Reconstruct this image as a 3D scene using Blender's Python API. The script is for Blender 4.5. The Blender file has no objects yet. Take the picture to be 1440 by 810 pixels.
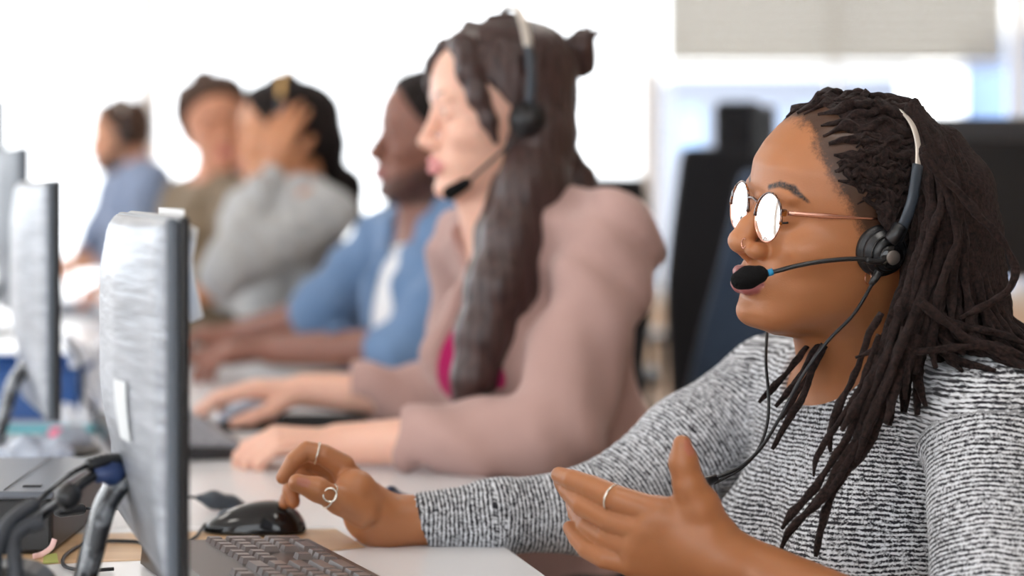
import bpy, bmesh, math, random, os
import numpy as np
from mathutils import Vector, Matrix
random.seed(7)
rng = np.random.default_rng(11)
SC = bpy.context.scene
COL = SC.collection
V = lambda *a: np.array(a, dtype=float)
FPX = 3080.0      # focal length in pixels of the 1440 wide frame
CAMZ = 1.10
HOR = 262.0
DESK = 0.74

def P(px, py, d):
    """point seen at photo pixel (px,py) when it stands d metres down the room"""
    return V((px - 720.0) / FPX * d, d, CAMZ - (py - HOR) / FPX * d)

def on_z(px, py, z):
    d = (CAMZ - z) * FPX / (py - HOR)
    return V((px - 720.0) / FPX * d, d, z)

def unit(v):
    v = np.asarray(v, float); return v / (np.linalg.norm(v) + 1e-12)

# ------------------------------------------------------------------ objects
def tag(o, label=None, cat=None, group=None, kind=None):
    if label: o['label'] = label
    if cat: o['category'] = cat
    if group: o['group'] = group
    if kind: o['kind'] = kind
    return o

def empty(name, loc=(0, 0, 0), rz=0.0, label=None, cat=None, group=None):
    o = bpy.data.objects.new(name, None); COL.objects.link(o)
    o.location = [float(c) for c in loc]; o.rotation_euler = (0, 0, rz)
    o.empty_display_size = 0.05
    return tag(o, label, cat, group)

def link_mesh(name, me, mat=None, parent=None, world=True):
    """world=True: mesh data is in world coordinates, keep it there under the parent"""
    o = bpy.data.objects.new(name, me); COL.objects.link(o)
    if mat is not None:
        me.materials.clear()
        for m in (mat if isinstance(mat, (list, tuple)) else [mat]): me.materials.append(m)
    if parent is not None:
        o.parent = parent
        if world:
            T = Matrix.Identity(4); p = parent
            while p is not None:
                T = Matrix.LocRotScale(p.location, p.rotation_euler, p.scale) @ T
                p = p.parent
            me.transform(T.inverted())
    return o

def mesh_np(name, verts, faces, smooth=True):
    """faces: (n,4) or (n,3) int array, or list of lists"""
    me = bpy.data.meshes.new(name)
    verts = np.asarray(verts, dtype=np.float32)
    if isinstance(faces, np.ndarray):
        n, k = faces.shape
        me.vertices.add(len(verts)); me.vertices.foreach_set('co', verts.ravel())
        me.loops.add(n * k); me.loops.foreach_set('vertex_index', faces.astype(np.int32).ravel())
        me.polygons.add(n)
        me.polygons.foreach_set('loop_start', np.arange(0, n * k, k, dtype=np.int32))
        me.polygons.foreach_set('loop_total', np.full(n, k, dtype=np.int32))
        me.update(calc_edges=True)
    else:
        me.from_pydata([tuple(map(float, v)) for v in verts], [], [list(map(int, f)) for f in faces]); me.update()
    if smooth:
        me.polygons.foreach_set('use_smooth', np.ones(len(me.polygons), dtype=bool))
    return me

def attr(me, name, vals):
    a = me.attributes.new(name, 'FLOAT', 'POINT')
    a.data.foreach_set('value', np.asarray(vals, dtype=np.float32))

# ------------------------------------------------------------------ mesh builder for hard things
class MB:
    def __init__(s): s.v = []; s.f = []; s.sm = []
    def add(s, verts, faces, smooth=False):
        o = len(s.v); s.v += [tuple(map(float, v)) for v in verts]
        s.f += [[i + o for i in f] for f in faces]; s.sm += [smooth] * len(faces)
        return s
    def box(s, c, size, M=None, bev=0.0, seg=2):
        """box centre c, full sizes; optional 3x3 rotation M (columns = axes); bevel via bmesh"""
        bm = bmesh.new(); bmesh.ops.create_cube(bm, size=1.0)
        for v in bm.verts: v.co = Vector((v.co.x * size[0], v.co.y * size[1], v.co.z * size[2]))
        if bev > 0:
            bmesh.ops.bevel(bm, geom=bm.edges[:] , offset=min(bev, min(size) * 0.49), segments=seg, profile=0.5, affect='EDGES')
        bm.verts.index_update()
        vs = np.array([v.co[:] for v in bm.verts]); fs = [[v.index for v in f.verts] for f in bm.faces]
        bm.free()
        if M is not None: vs = vs @ np.asarray(M).T
        return s.add(vs + np.asarray(c, float), fs)
    def tube(s, pts, r, n=10, caps=True, flat=1.0, up=None):
        pts = [np.asarray(p, float) for p in pts]; m = len(pts)
        rr = [r] * m if np.isscalar(r) else list(r)
        T = []
        for i in range(m):
            a = pts[max(i - 1, 0)]; b = pts[min(i + 1, m - 1)]; T.append(unit(b - a))
        ref = V(0, 0, 1) if up is None else np.asarray(up, float)
        if abs(np.dot(ref, T[0])) > 0.95 and up is None: ref = V(1, 0, 0)
        u = unit(ref - np.dot(ref, T[0]) * T[0]); verts = []
        for i in range(m):
            u = unit(u - np.dot(u, T[i]) * T[i]); w = np.cross(T[i], u)
            for j in range(n):
                a = 2 * math.pi * j / n
                verts.append(pts[i] + rr[i] * (math.cos(a) * u + flat * math.sin(a) * w))
        faces = [[i * n + j, i * n + (j + 1) % n, (i + 1) * n + (j + 1) % n, (i + 1) * n + j] for i in range(m - 1) for j in range(n)]
        if caps:
            faces += [list(range(n))[::-1], [(m - 1) * n + j for j in range(n)]]
        return s.add(verts, faces, True)
    def lathe(s, prof, c=(0, 0, 0), axis=(0, 0, 1), n=32, closed=False):
        """prof: list of (radius, height) along axis"""
        ax = unit(axis); ref = V(1, 0, 0) if abs(ax[0]) < 0.9 else V(0, 1, 0)
        u = unit(np.cross(ref, ax)); w = np.cross(ax, u); c = np.asarray(c, float); verts = []
        for (r, h) in prof:
            for j in range(n):
                a = 2 * math.pi * j / n
                verts.append(c + ax * h + r * (math.cos(a) * u + math.sin(a) * w))
        m = len(prof)
        faces = [[i * n + j, i * n + (j + 1) % n, (i + 1) * n + (j + 1) % n, (i + 1) * n + j] for i in range(m - 1) for j in range(n)]
        if closed: faces += [[(m - 1) * n + j, (m - 1) * n + (j + 1) % n, (j + 1) % n, j] for j in range(n)]
        else: faces += [list(range(n))[::-1], [(m - 1) * n + j for j in range(n)]]
        return s.add(verts, faces, True)
    def prism(s, poly, z0, z1, bev=0.0):
        """poly: list of (x,y); extruded z0..z1"""
        bm = bmesh.new()
        vs = [bm.verts.new((p[0], p[1], z0)) for p in poly]
        f = bm.faces.new(vs); r = bmesh.ops.extrude_face_region(bm, geom=[f])
        for g in r['geom']:
            if isinstance(g, bmesh.types.BMVert): g.co.z = z1
        bmesh.ops.recalc_face_normals(bm, faces=bm.faces[:])
        if bev: bmesh.ops.bevel(bm, geom=bm.edges[:], offset=bev, segments=2, profile=0.5, affect='EDGES')
        bm.verts.index_update()
        s.add([v.co[:] for v in bm.verts], [[v.index for v in f.verts] for f in bm.faces]); bm.free()
        return s
    def build(s, name, mat, parent=None, world=True):
        me = bpy.data.meshes.new(name); me.from_pydata(s.v, [], s.f); me.update()
        me.polygons.foreach_set('use_smooth', s.sm)
        bm = bmesh.new(); bm.from_mesh(me); bmesh.ops.recalc_face_normals(bm, faces=bm.faces[:]); bm.to_mesh(me); bm.free()
        return link_mesh(name, me, mat, parent, world)

def spline(pts, n=8, extra=None):
    """Catmull-Rom through pts (any dimension)"""
    p = [np.asarray(q, float) for q in pts]
    p = [2 * p[0] - p[1]] + p + [2 * p[-1] - p[-2]]
    out = []
    for i in range(1, len(p) - 2):
        for k in range(n):
            t = k / n
            out.append(0.5 * ((2 * p[i]) + (-p[i-1] + p[i+1]) * t + (2*p[i-1] - 5*p[i] + 4*p[i+1] - p[i+2]) * t*t + (-p[i-1] + 3*p[i] - 3*p[i+1] + p[i+2]) * t**3))
    out.append(p[-2]); return out

# ------------------------------------------------------------------ implicit modelling (smooth unions, sparse surface nets)
def d_cone(p, a, b, ra, rb):
    ab = b - a; t = np.clip(((p - a) @ ab) / max(ab @ ab, 1e-12), 0, 1)
    return np.linalg.norm(p - a - t[:, None] * ab, axis=1) - (ra + (rb - ra) * t)
def d_ell(p, c, r, R=None):
    q = p - c
    if R is not None: q = q @ R
    k0 = np.linalg.norm(q / r, axis=1); k1 = np.linalg.norm(q / (r * r), axis=1)
    return np.where(k1 > 1e-9, k0 * (k0 - 1.0) / np.maximum(k1, 1e-9), -min(r))
def d_box(p, c, half, rad, R=None):
    q = p - c
    if R is not None: q = q @ R
    q = np.abs(q) - (half - rad)
    return np.linalg.norm(np.maximum(q, 0), axis=1) + np.minimum(q.max(axis=1), 0) - rad

class SDF:
    def __init__(s): s.pr = []; s.lip = 1.6; s.disp = None
    # M: None or (origin, R 3x3 columns, scale) of a local frame the primitive is given in
    def _add(s, fn, c, r, op, k, M):
        c = np.asarray(c, float)
        if M is not None:
            O, R, sc = M; cw = O + sc * (R @ c); rw = r * sc; kw = k * sc
        else: cw, rw, kw = c, r, k
        s.pr.append((fn, cw, rw, op, kw, M)); return s
    def cone(s, a, b, ra, rb, k=0.01, op='u', M=None):
        a = np.asarray(a, float); b = np.asarray(b, float)
        return s._add(lambda p: d_cone(p, a, b, ra, rb), (a + b) / 2, np.linalg.norm(b - a) / 2 + max(ra, rb), op, k, M)
    def path(s, pts, rs, k=0.01, op='u', M=None):
        for i in range(len(pts) - 1): s.cone(pts[i], pts[i+1], rs[i], rs[i+1], k, op, M)
        return s
    def ell(s, c, r, k=0.01, op='u', M=None, R=None):
        c = np.asarray(c, float); r = np.asarray(r, float)
        return s._add(lambda p: d_ell(p, c, r, R), c, max(r), op, k, M)
    def box(s, c, half, rad, k=0.01, op='u', M=None, R=None):
        c = np.asarray(c, float); half = np.asarray(half, float)
        return s._add(lambda p: d_box(p, c, half, rad, R), c, np.linalg.norm(half), op, k, M)
    def custom(s, fn, c, r, k=0.01, op='u', M=None): return s._add(fn, c, r, op, k, M)
    def eval(s, p, prs=None):
        d = np.full(len(p), 9.0); cache = {}
        for (fn, cw, rw, op, k, M) in (s.pr if prs is None else prs):
            if M is None: di = fn(p)
            else:
                key = id(M)
                if key not in cache: cache[key] = (p - M[0]) @ M[1] / M[2]
                di = fn(cache[key]) * M[2]
            if op == 'u':
                if k > 0:
                    h = np.maximum(k - np.abs(d - di), 0) / k; d = np.minimum(d, di) - h * h * k * 0.25
                else: d = np.minimum(d, di)
            elif op == 's':
                di = -di
                if k > 0:
                    h = np.maximum(k - np.abs(d - di), 0) / k; d = np.maximum(d, di) + h * h * k * 0.25
                else: d = np.maximum(d, di)
            elif op == 'i':
                d = np.maximum(d, di)
        if s.disp is not None: d = d + s.disp(p)
        return d
    def mesh(s, name, h, n=14):
        B = n * h; diag = B * math.sqrt(3) / 2
        keys = set()
        for (fn, cw, rw, op, k, M) in s.pr:
            if op != 'u': continue
            lo = np.floor((cw - rw - 0.01) / B).astype(int); hi = np.floor((cw + rw + 0.01) / B).astype(int)
            for i in range(lo[0], hi[0]+1):
                for j in range(lo[1], hi[1]+1):
                    for l in range(lo[2], hi[2]+1): keys.add((i, j, l))
        keys = np.array(sorted(keys)); cen = (keys + 0.5) * B
        f = np.concatenate([s.eval(cen[i:i+20000]) for i in range(0, len(cen), 20000)])
        keys = keys[np.abs(f) < diag * s.lip + 0.003]
        g = np.arange(-1, n + 1)
        I, J, K = np.meshgrid(g, g, g, indexing='ij'); S = n + 2
        off = np.stack([I.ravel(), J.ravel(), K.ravel()], 1) * h
        BIG = 1 << 20
        VK, VP, FQ = [], [], []
        e_off = []
        for ax in range(3):
            o = [d for d in range(3) if d != ax]
            for a in (0, 1):
                for b in (0, 1):
                    st = [0, 0, 0]; st[o[0]] = a; st[o[1]] = b; e_off.append((ax, tuple(st)))
        for key in keys:
            base = key * B; c = base + B / 2
            prs = [q for q in s.pr if np.linalg.norm(q[1] - c) < q[2] + diag + q[4] + 2 * h + 0.004 or q[3] == 'i']
            if not any(q[3] == 'u' for q in prs): continue
            F = s.eval(base + off, prs).reshape(S, S, S)
            if F.min() > 0 or F.max() < 0: continue
            ins = F < 0
            N = S - 1
            cnt = np.zeros((N, N, N)); acc = np.zeros((N, N, N, 3))
            for ax, st in e_off:
                sl0 = tuple(slice(st[d], st[d] + N) for d in range(3))
                st1 = list(st); st1[ax] += 1
                sl1 = tuple(slice(st1[d], st1[d] + N) for d in range(3))
                A = F[sl0]; C = F[sl1]; x = ins[sl0] != ins[sl1]
                t = np.where(x, A / np.where(x, A - C, 1), 0)
                cnt += x
                for d in range(3):
                    acc[..., d] += np.where(x, st[d] + (t if d == ax else 0), 0)
            m = cnt > 0
            idx = np.argwhere(m)
            pos = acc[m] / cnt[m][:, None] + idx - 1
            gk = key * n + idx - 1
            VK.append(((gk[:, 0] + 512*64) * BIG + (gk[:, 1] + 512*64)) * BIG + (gk[:, 2] + 512*64)); VP.append(base + pos * h)
            # quads on edges starting at samples 1..n (local grid index) i.e. cells 0..n-1
            for ax in range(3):
                o = [(ax + 1) % 3, (ax + 2) % 3]
                s0 = [slice(1, n + 1)] * 3; s1 = list(s0); s1[ax] = slice(2, n + 2)
                a = ins[tuple(s0)]; b = ins[tuple(s1)]
                e = np.argwhere(a != b)
                if len(e) == 0: continue
                flip = a[e[:, 0], e[:, 1], e[:, 2]]
                q = []
                for (da, db) in ((-1, -1), (0, -1), (0, 0), (-1, 0)):
                    cc = key * n + e
                    cc = cc.copy(); cc[:, o[0]] += da; cc[:, o[1]] += db
                    q.append(((cc[:, 0] + 512*64) * BIG + (cc[:, 1] + 512*64)) * BIG + (cc[:, 2] + 512*64))
                q = np.stack(q, 1)
                q[~flip] = q[~flip][:, ::-1]
                FQ.append(q)
        VK = np.concatenate(VK); VP = np.concatenate(VP); FQ = np.concatenate(FQ)
        uk, ui = np.unique(VK, return_index=True); verts = VP[ui]
        fi = np.searchsorted(uk, FQ)
        ok = (fi < len(uk)).all(axis=1); fi = fi[ok]; FQ = FQ[ok]
        ok = (uk[fi] == FQ).all(axis=1); fi = fi[ok]
        return verts, fi

def frame(O, fwd, left, sc=1.0):
    """local frame: x forward, y left, z up"""
    f = unit(fwd); l = unit(np.asarray(left, float) - np.dot(left, f) * f); u = np.cross(f, l)
    return (np.asarray(O, float), np.stack([f, l, u], 1), sc)
def head_frame(O, yaw, pitch, roll, sc):
    """yaw: heading angle in degrees (180 = facing -X), pitch up positive, roll: left side down positive"""
    y, p, r = map(math.radians, (yaw, pitch, roll))
    f = V(math.cos(y) * math.cos(p), math.sin(y) * math.cos(p), math.sin(p))
    l = V(-math.sin(y), math.cos(y), 0); u = np.cross(f, l)
    l2 = l * math.cos(r) - u * math.sin(r)
    return frame(O, f, l2, sc)
def loc(M, p): return M[0] + M[2] * (M[1] @ np.asarray(p, float))
# ------------------------------------------------------------------ camera, world, view
cam_d = bpy.data.cameras.new('camera'); cam = bpy.data.objects.new('camera', cam_d); COL.objects.link(cam)
cam.location = (0, 0, CAMZ); cam.rotation_euler = (math.pi / 2, 0, 0)
cam_d.sensor_width = 36; cam_d.lens = FPX / 1440 * 36; cam_d.shift_y = -(405 - HOR) / 1440
cam_d.dof.use_dof = True; cam_d.dof.focus_distance = 2.0; cam_d.dof.aperture_fstop = 2.7
cam_d.clip_start = 0.05
SC.camera = cam
SC.view_settings.view_transform = 'Standard'; SC.view_settings.look = 'None'
SC.view_settings.gamma = 1.0; SC.view_settings.use_curve_mapping = False; SC.view_settings.exposure = 0.55
w = bpy.data.worlds.new('world'); SC.world = w; w.use_nodes = True
w.node_tree.nodes['Background'].inputs['Color'].default_value = (0.93, 0.965, 1.0, 1)
w.node_tree.nodes['Background'].inputs['Strength'].default_value = 3.3
# ------------------------------------------------------------------ materials
def srgb(r, g, b):
    f = lambda c: (c / 255.0 / 12.92) if c / 255.0 <= 0.04045 else ((c / 255.0 + 0.055) / 1.055) ** 2.4
    return (f(r), f(g), f(b), 1.0)
def mat(name, col, rough=0.5, metal=0.0, spec=0.5, noise=None, bump=None, **kw):
    m = bpy.data.materials.new(name); m.use_nodes = True; nt = m.node_tree; b = nt.nodes['Principled BSDF']
    b.inputs['Base Color'].default_value = col; b.inputs['Roughness'].default_value = rough
    b.inputs['Metallic'].default_value = metal; b.inputs['Specular IOR Level'].default_value = spec
    for k, v in kw.items(): b.inputs[k.replace('_', ' ')].default_value = v
    tc = nt.nodes.new('ShaderNodeTexCoord')
    if noise:
        sc_, col2, lo, hi = noise
        n = nt.nodes.new('ShaderNodeTexNoise'); n.inputs['Scale'].default_value = sc_; n.inputs['Detail'].default_value = 4
        nt.links.new(tc.outputs['Object'], n.inputs['Vector'])
        r = nt.nodes.new('ShaderNodeValToRGB'); r.color_ramp.elements[0].position = lo; r.color_ramp.elements[1].position = hi
        r.color_ramp.elements[0].color = col; r.color_ramp.elements[1].color = col2
        nt.links.new(n.outputs['Fac'], r.inputs['Fac']); nt.links.new(r.outputs['Color'], b.inputs['Base Color'])
    if bump:
        sc_, st = bump[:2]
        n = nt.nodes.new('ShaderNodeTexNoise'); n.inputs['Scale'].default_value = sc_; n.inputs['Detail'].default_value = 3
        nt.links.new(tc.outputs['Object'], n.inputs['Vector'])
        bp = nt.nodes.new('ShaderNodeBump'); bp.inputs['Strength'].default_value = st; bp.inputs['Distance'].default_value = 0.001
        nt.links.new(n.outputs['Fac'], bp.inputs['Height']); nt.links.new(bp.outputs['Normal'], b.inputs['Normal'])
    return m
class NT:
    """small helper to wire node graphs"""
    def __init__(s, name):
        s.m = bpy.data.materials.new(name); s.m.use_nodes = True; s.t = s.m.node_tree; s.b = s.t.nodes['Principled BSDF']
    def n(s, kind, **kw):
        x = s.t.nodes.new('ShaderNode' + kind)
        for k, v in kw.items():
            if k in x.inputs.keys(): x.inputs[k].default_value = v
            else: setattr(x, k, v)
        return x
    def l(s, a, b): s.t.links.new(a, b)
    def math(s, op, a, b=0.0, clamp=False):
        x = s.t.nodes.new('ShaderNodeMath'); x.operation = op; x.use_clamp = clamp
        for i, v in enumerate((a, b)):
            if isinstance(v, (int, float)): x.inputs[i].default_value = v
            else: s.l(v, x.inputs[i])
        return x.outputs[0]
    def mix(s, f, a, b):
        x = s.t.nodes.new('ShaderNodeMix'); x.data_type = 'RGBA'
        for i, v in ((0, f), (6, a), (7, b)):
            if isinstance(v, (int, float, tuple)): x.inputs[i].default_value = v
            else: s.l(v, x.inputs[i])
        return x.outputs[2]
    def attr(s, name): x = s.t.nodes.new('ShaderNodeAttribute'); x.attribute_name = name; return x.outputs['Fac']
    def noise(s, scale, detail=3, vec=None, rough=0.5):
        x = s.t.nodes.new('ShaderNodeTexNoise'); x.inputs['Scale'].default_value = scale; x.inputs['Detail'].default_value = detail; x.inputs['Roughness'].default_value = rough
        if vec is None: vec = s.n('TexCoord').outputs['Object']
        s.l(vec, x.inputs['Vector']); return x.outputs['Fac']
    def ramp(s, f, stops):
        x = s.t.nodes.new('ShaderNodeValToRGB'); cr = x.color_ramp
        while len(cr.elements) < len(stops): cr.elements.new(0.5)
        for e, (p_, c_) in zip(cr.elements, stops): e.position = p_; e.color = c_
        s.l(f, x.inputs['Fac']); return x.outputs['Color']
    def bump(s, h, st, dist=0.001):
        x = s.n('Bump'); x.inputs['Strength'].default_value = st; x.inputs['Distance'].default_value = dist
        s.l(h, x.inputs['Height']); s.l(x.outputs['Normal'], s.b.inputs['Normal'])

def skin(name, base, lip, brow, warm, sss=0.12, rough=0.42):
    g = NT(name)
    c = g.ramp(g.noise(9, 5), [(0.3, base), (0.7, warm)])
    fine = g.noise(520, 3)
    c = g.mix(g.math('MULTIPLY', g.attr('lip'), 0.9), c, lip)
    bn = g.math('MULTIPLY', g.attr('brow'), g.math('ADD', g.math('MULTIPLY', fine, 1.0), .42), True)
    c = g.mix(bn, c, brow)
    nz = g.math('ADD', g.math('MULTIPLY', g.noise(330, 6, rough=.8), .9), g.math('MULTIPLY', g.noise(70, 3), .5))
    fz = g.math('SUBTRACT', g.math('ADD', g.math('MULTIPLY', g.attr('fuzz'), .75), nz), 1.02)
    fz = g.math('MULTIPLY', fz, 2.6, True)
    fz = g.math('MULTIPLY', g.math('MULTIPLY', fz, .88), g.math('GREATER_THAN', g.attr('fuzz'), 0.02))
    c = g.mix(fz, c, brow)
    c = g.mix(g.math('MULTIPLY', g.attr('nail'), 0.75), c, g_nail(lip, base))
    g.l(c, g.b.inputs['Base Color'])
    g.b.inputs['Roughness'].default_value = rough
    g.b.inputs['Subsurface Weight'].default_value = sss
    g.b.inputs['Subsurface Radius'].default_value = (0.012, 0.004, 0.002)
    g.b.inputs['Subsurface Scale'].default_value = 1.0
    g.bump(g.math('ADD', g.noise(700, 2), g.math('MULTIPLY', g.noise(120, 4), 1.0)), 0.25, 0.0006)
    return g.m
def g_nail(lip, base): return tuple(min(1, 0.5 * (a + b) * 1.25) for a, b in zip(lip[:3], base[:3])) + (1.0,)
# ------------------------------------------------------------------ the room
M_floor = mat('floor_mat', srgb(200, 172, 150), 0.45, noise=(1.2, srgb(212, 186, 164), 0.35, 0.65))
M_ceil = mat('ceiling_mat', srgb(238, 238, 236), 0.9)
M_wall = mat('wall_mat', srgb(232, 226, 220), 0.85, bump=(60, 0.1))
M_wallb = mat('wall_low_mat', srgb(222, 200, 178), 0.8)
M_frame = mat('window_frame_mat', srgb(240, 240, 240), 0.5)
M_blind = mat('blind_mat', srgb(196, 193, 184), 0.7)
M_blindw = mat('blind_white_mat', srgb(246, 246, 244), 0.7, Transmission_Weight=0.0)
def emis(name, col, st):
    m = bpy.data.materials.new(name); m.use_nodes = True; b = m.node_tree.nodes['Principled BSDF']
    b.inputs['Base Color'].default_value = col; b.inputs['Emission Color'].default_value = col; b.inputs['Emission Strength'].default_value = st
    return m
YB = 12.0; XL = -4.2; XR = 4.6; YF = -2.2; CH = 2.75
def st(mb, name, m, parent=None): o = mb.build(name, m, parent); return tag(o, kind='structure') if parent is None else o
st(MB().box(((XL+XR)/2, (YB+YF)/2, -0.05), (XR-XL, YB-YF, 0.1)), 'floor', M_floor)
st(MB().box(((XL+XR)/2, (YB+YF)/2, CH+0.05), (XR-XL, YB-YF, 0.1)), 'ceiling', M_ceil)
# back wall: sill, head and piers around wide windows
SILL, HEAD = 0.50, 2.6
T = 0.16; yb = YB + T/2
mb = MB().box(((XL+XR)/2, yb, SILL/2), (XR-XL, T, SILL)).box(((XL+XR)/2, yb, (HEAD+CH)/2), (XR-XL, T, CH-HEAD))
bays = [(-4.1, -2.02), (-1.98, 0.74), (0.77, 2.78), (2.81, 4.5)]
edges = [XL] + [v for b in bays for v in b] + [XR]
for a, b in zip(edges[0::2], edges[1::2]): mb.box(((a+b)/2, yb, (SILL+HEAD)/2), (b-a, T, HEAD-SILL))
st(mb, 'wall_back', M_wall)
st(MB().box(((XL+XR)/2, YB-0.01, 0.23), (XR-XL, 0.02, 0.46)), 'trim_1', M_wallb)
glass = NT('glass_mat'); glass.b.inputs['Transmission Weight'].default_value = 1.0; glass.b.inputs['Roughness'].default_value = 0.0
glass.b.inputs['IOR'].default_value = 1.02
M_glass = glass.m
def window(n, x0, x1, z0, z1, y, axis='x', other=None):
    root = empty('window_%d' % n, ((x0+x1)/2, y, z0) if axis == 'x' else (y, (x0+x1)/2, z0)); root['kind'] = 'structure'
    f = MB(); g = MB(); t = 0.035
    def bx(m, a0, a1, b0, b1, th, dy=0):
        c = ((a0+a1)/2, y+dy, (b0+b1)/2); s = (a1-a0, th, b1-b0)
        if axis == 'y': c = (c[1], c[0], c[2]); s = (s[1], s[0], s[2])
        m.box(c, s)
    bx(f, x0, x0+t, z0, z1, 0.07); bx(f, x1-t, x1, z0, z1, 0.07); bx(f, x0+t, x1-t, z0, z0+t, 0.07); bx(f, x0+t, x1-t, z1-t, z1, 0.07)
    xm = (x0+x1)/2; bx(f, xm-t/2, xm+t/2, z0+t, z1-t, 0.06)
    f.build('window_frame', M_frame, root); bx(g, x0+t, x1-t, z0+t, z1-t, 0.006, 0.012); g.build('pane', M_glass, root)
for i, (a, b) in enumerate(bays): window(i+1, a, b, SILL, HEAD, YB+0.06)
# left wall with long windows that light the desks
xl = XL - T/2
mb = MB().box((xl, (YB+YF)/2, 0.4), (T, YB-YF, 0.8)).box((xl, (YB+YF)/2, (2.6+CH)/2), (T, YB-YF, CH-2.6))
lb = [(-1.9, 1.0), (1.15, 4.05), (4.2, 7.1), (7.25, 10.15), (10.3, 11.8)]
edges = [YF] + [v for b in lb for v in b] + [YB]
for a, b in zip(edges[0::2], edges[1::2]): mb.box((xl, (a+b)/2, 1.7), (T, b-a, 1.8))
st(mb, 'wall_left', M_wall)
for i, (a, b) in enumerate(lb): window(i+5, a, b, 0.8, 2.6, XL-0.06, 'y')
st(MB().box((XR+T/2, (YB+YF)/2, CH/2), (T, YB-YF, CH)), 'wall_right', mat('wall_right_mat', srgb(176, 160, 144), .85))
M_wallr = mat('wall_warm_mat', srgb(176, 158, 140), 0.85)
yf = YF - T/2; wf = (-3.7, 1.2)  # unseen wall behind the camera, added to cut the flat fill light
mb = MB().box(((XL+XR)/2, yf, 0.4), (XR-XL, T, 0.8)).box(((XL+XR)/2, yf, (2.6+CH)/2), (XR-XL, T, CH-2.6))
mb.box(((XL+wf[0])/2, yf, 1.7), (wf[0]-XL, T, 1.8)).box(((wf[1]+XR)/2, yf, 1.7), (XR-wf[1], T, 1.8))
st(mb, 'wall_front_added', M_wallr); window(10, wf[0], wf[1], 0.8, 2.6, YF-0.06)  # window added in this unseen wall to give fill from the front left
# blinds
def blind(x0, x1, zb, zt, y, m, label, tilt=40, pitch=0.05):
    root = empty('window_blind', ((x0+x1)/2, y, zb), label=label, cat='blind', group='blinds on the back windows')
    MB().box(((x0+x1)/2, y, zt-0.02), (x1-x0, 0.05, 0.04)).build('head_rail', m, root)
    MB().box(((x0+x1)/2, y, zb+0.01), (x1-x0, 0.045, 0.02)).build('bottom_rail', m, root)
    s = MB(); n = int((zt-zb-0.07)/pitch); c, sn = math.cos(math.radians(tilt)), math.sin(math.radians(tilt))
    for i in range(n):
        s.box(((x0+x1)/2, y, zb+0.04+pitch*(i+0.5)), (x1-x0, 0.055, 0.002), np.array([[1,0,0],[0,c,-sn],[0,sn,c]]))
    o = s.build('slats', m, root)
    MB().tube([(x0+0.12, y-0.03, zt-0.03), (x0+0.12, y-0.035, zb+0.1)], 0.002, 6).build('cord', m, root)
    return root
blind(0.84, 2.69, 1.73, 2.60, YB-0.05, M_blind, 'grey slatted blind lowered halfway over the window at the upper right', 62)
blind(-1.90, 0.68, 1.80, 2.60, YB-0.05, M_blindw, 'white slatted blind glowing behind the dark-haired woman with the bun', 12, 0.06)
blind(-4.0, -2.10, 1.93, 2.60, YB-0.05, M_blind, 'pale slatted blind at the far upper left corner of the windows', 50)
# ceiling lamps, out of view, added to light the room
M_diff = emis('lamp_diffuser_mat', (1.0, 0.96, 0.9, 1), 7.0)
for k, (x, y) in enumerate([(-2.2, 1.2), (0.3, 1.2), (-2.2, 4.0), (0.6, 4.0), (-2.2, 6.8), (0.6, 6.8), (-2.2, 9.6), (0.6, 9.6)]):
    r = empty('added_ceiling_lamp', (x, y, CH-0.04), label='unseen square ceiling lamp panel added for room light, with a white frame flush in the ceiling', cat='lamp', group='added ceiling lamp panels')
    MB().box((x, y, CH-0.012), (0.66, 0.66, 0.024)).build('lamp_frame', M_frame, r)
    MB().box((x, y, CH-0.028), (0.58, 0.58, 0.008)).build('diffuser', M_diff, r)

# buildings across the street, seen through the back windows
def building(x0, x1, y, zt, m, label, wn, wr):
    r = empty('building', ((x0+x1)/2, y, -9), label=label, cat='building')
    MB().box(((x0+x1)/2, y + 3, (zt-9)/2), (x1-x0, 6, zt+9)).build('facade', m, r)
    MB().box(((x0+x1)/2, y + 2.9, zt + .15), (x1-x0+.5, 6.4, .3)).build('roof', M_frame, r)
    for i in range(wn):
        for j in range(wr):
            MB().box((x0 + (x1-x0)*(i+.5)/wn, y - .02, zt - 1.6 - 3.0*j), ((x1-x0)/wn*.55, .06, 1.5)).build('window', M_bwin, r)
M_bwin = mat('far_window_mat', srgb(150, 176, 212), .3)
building(11.5, 16.5, 50, 4.6, mat('facade_blue_mat', srgb(120, 146, 186), .8), 'pale blue building seen through the windows at the upper right', 5, 4)
building(4.0, 9.8, 55, 3.9, mat('facade_grey_mat', srgb(128, 132, 142), .8), 'pale grey building seen between the chairs and the blind', 6, 4)
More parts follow.
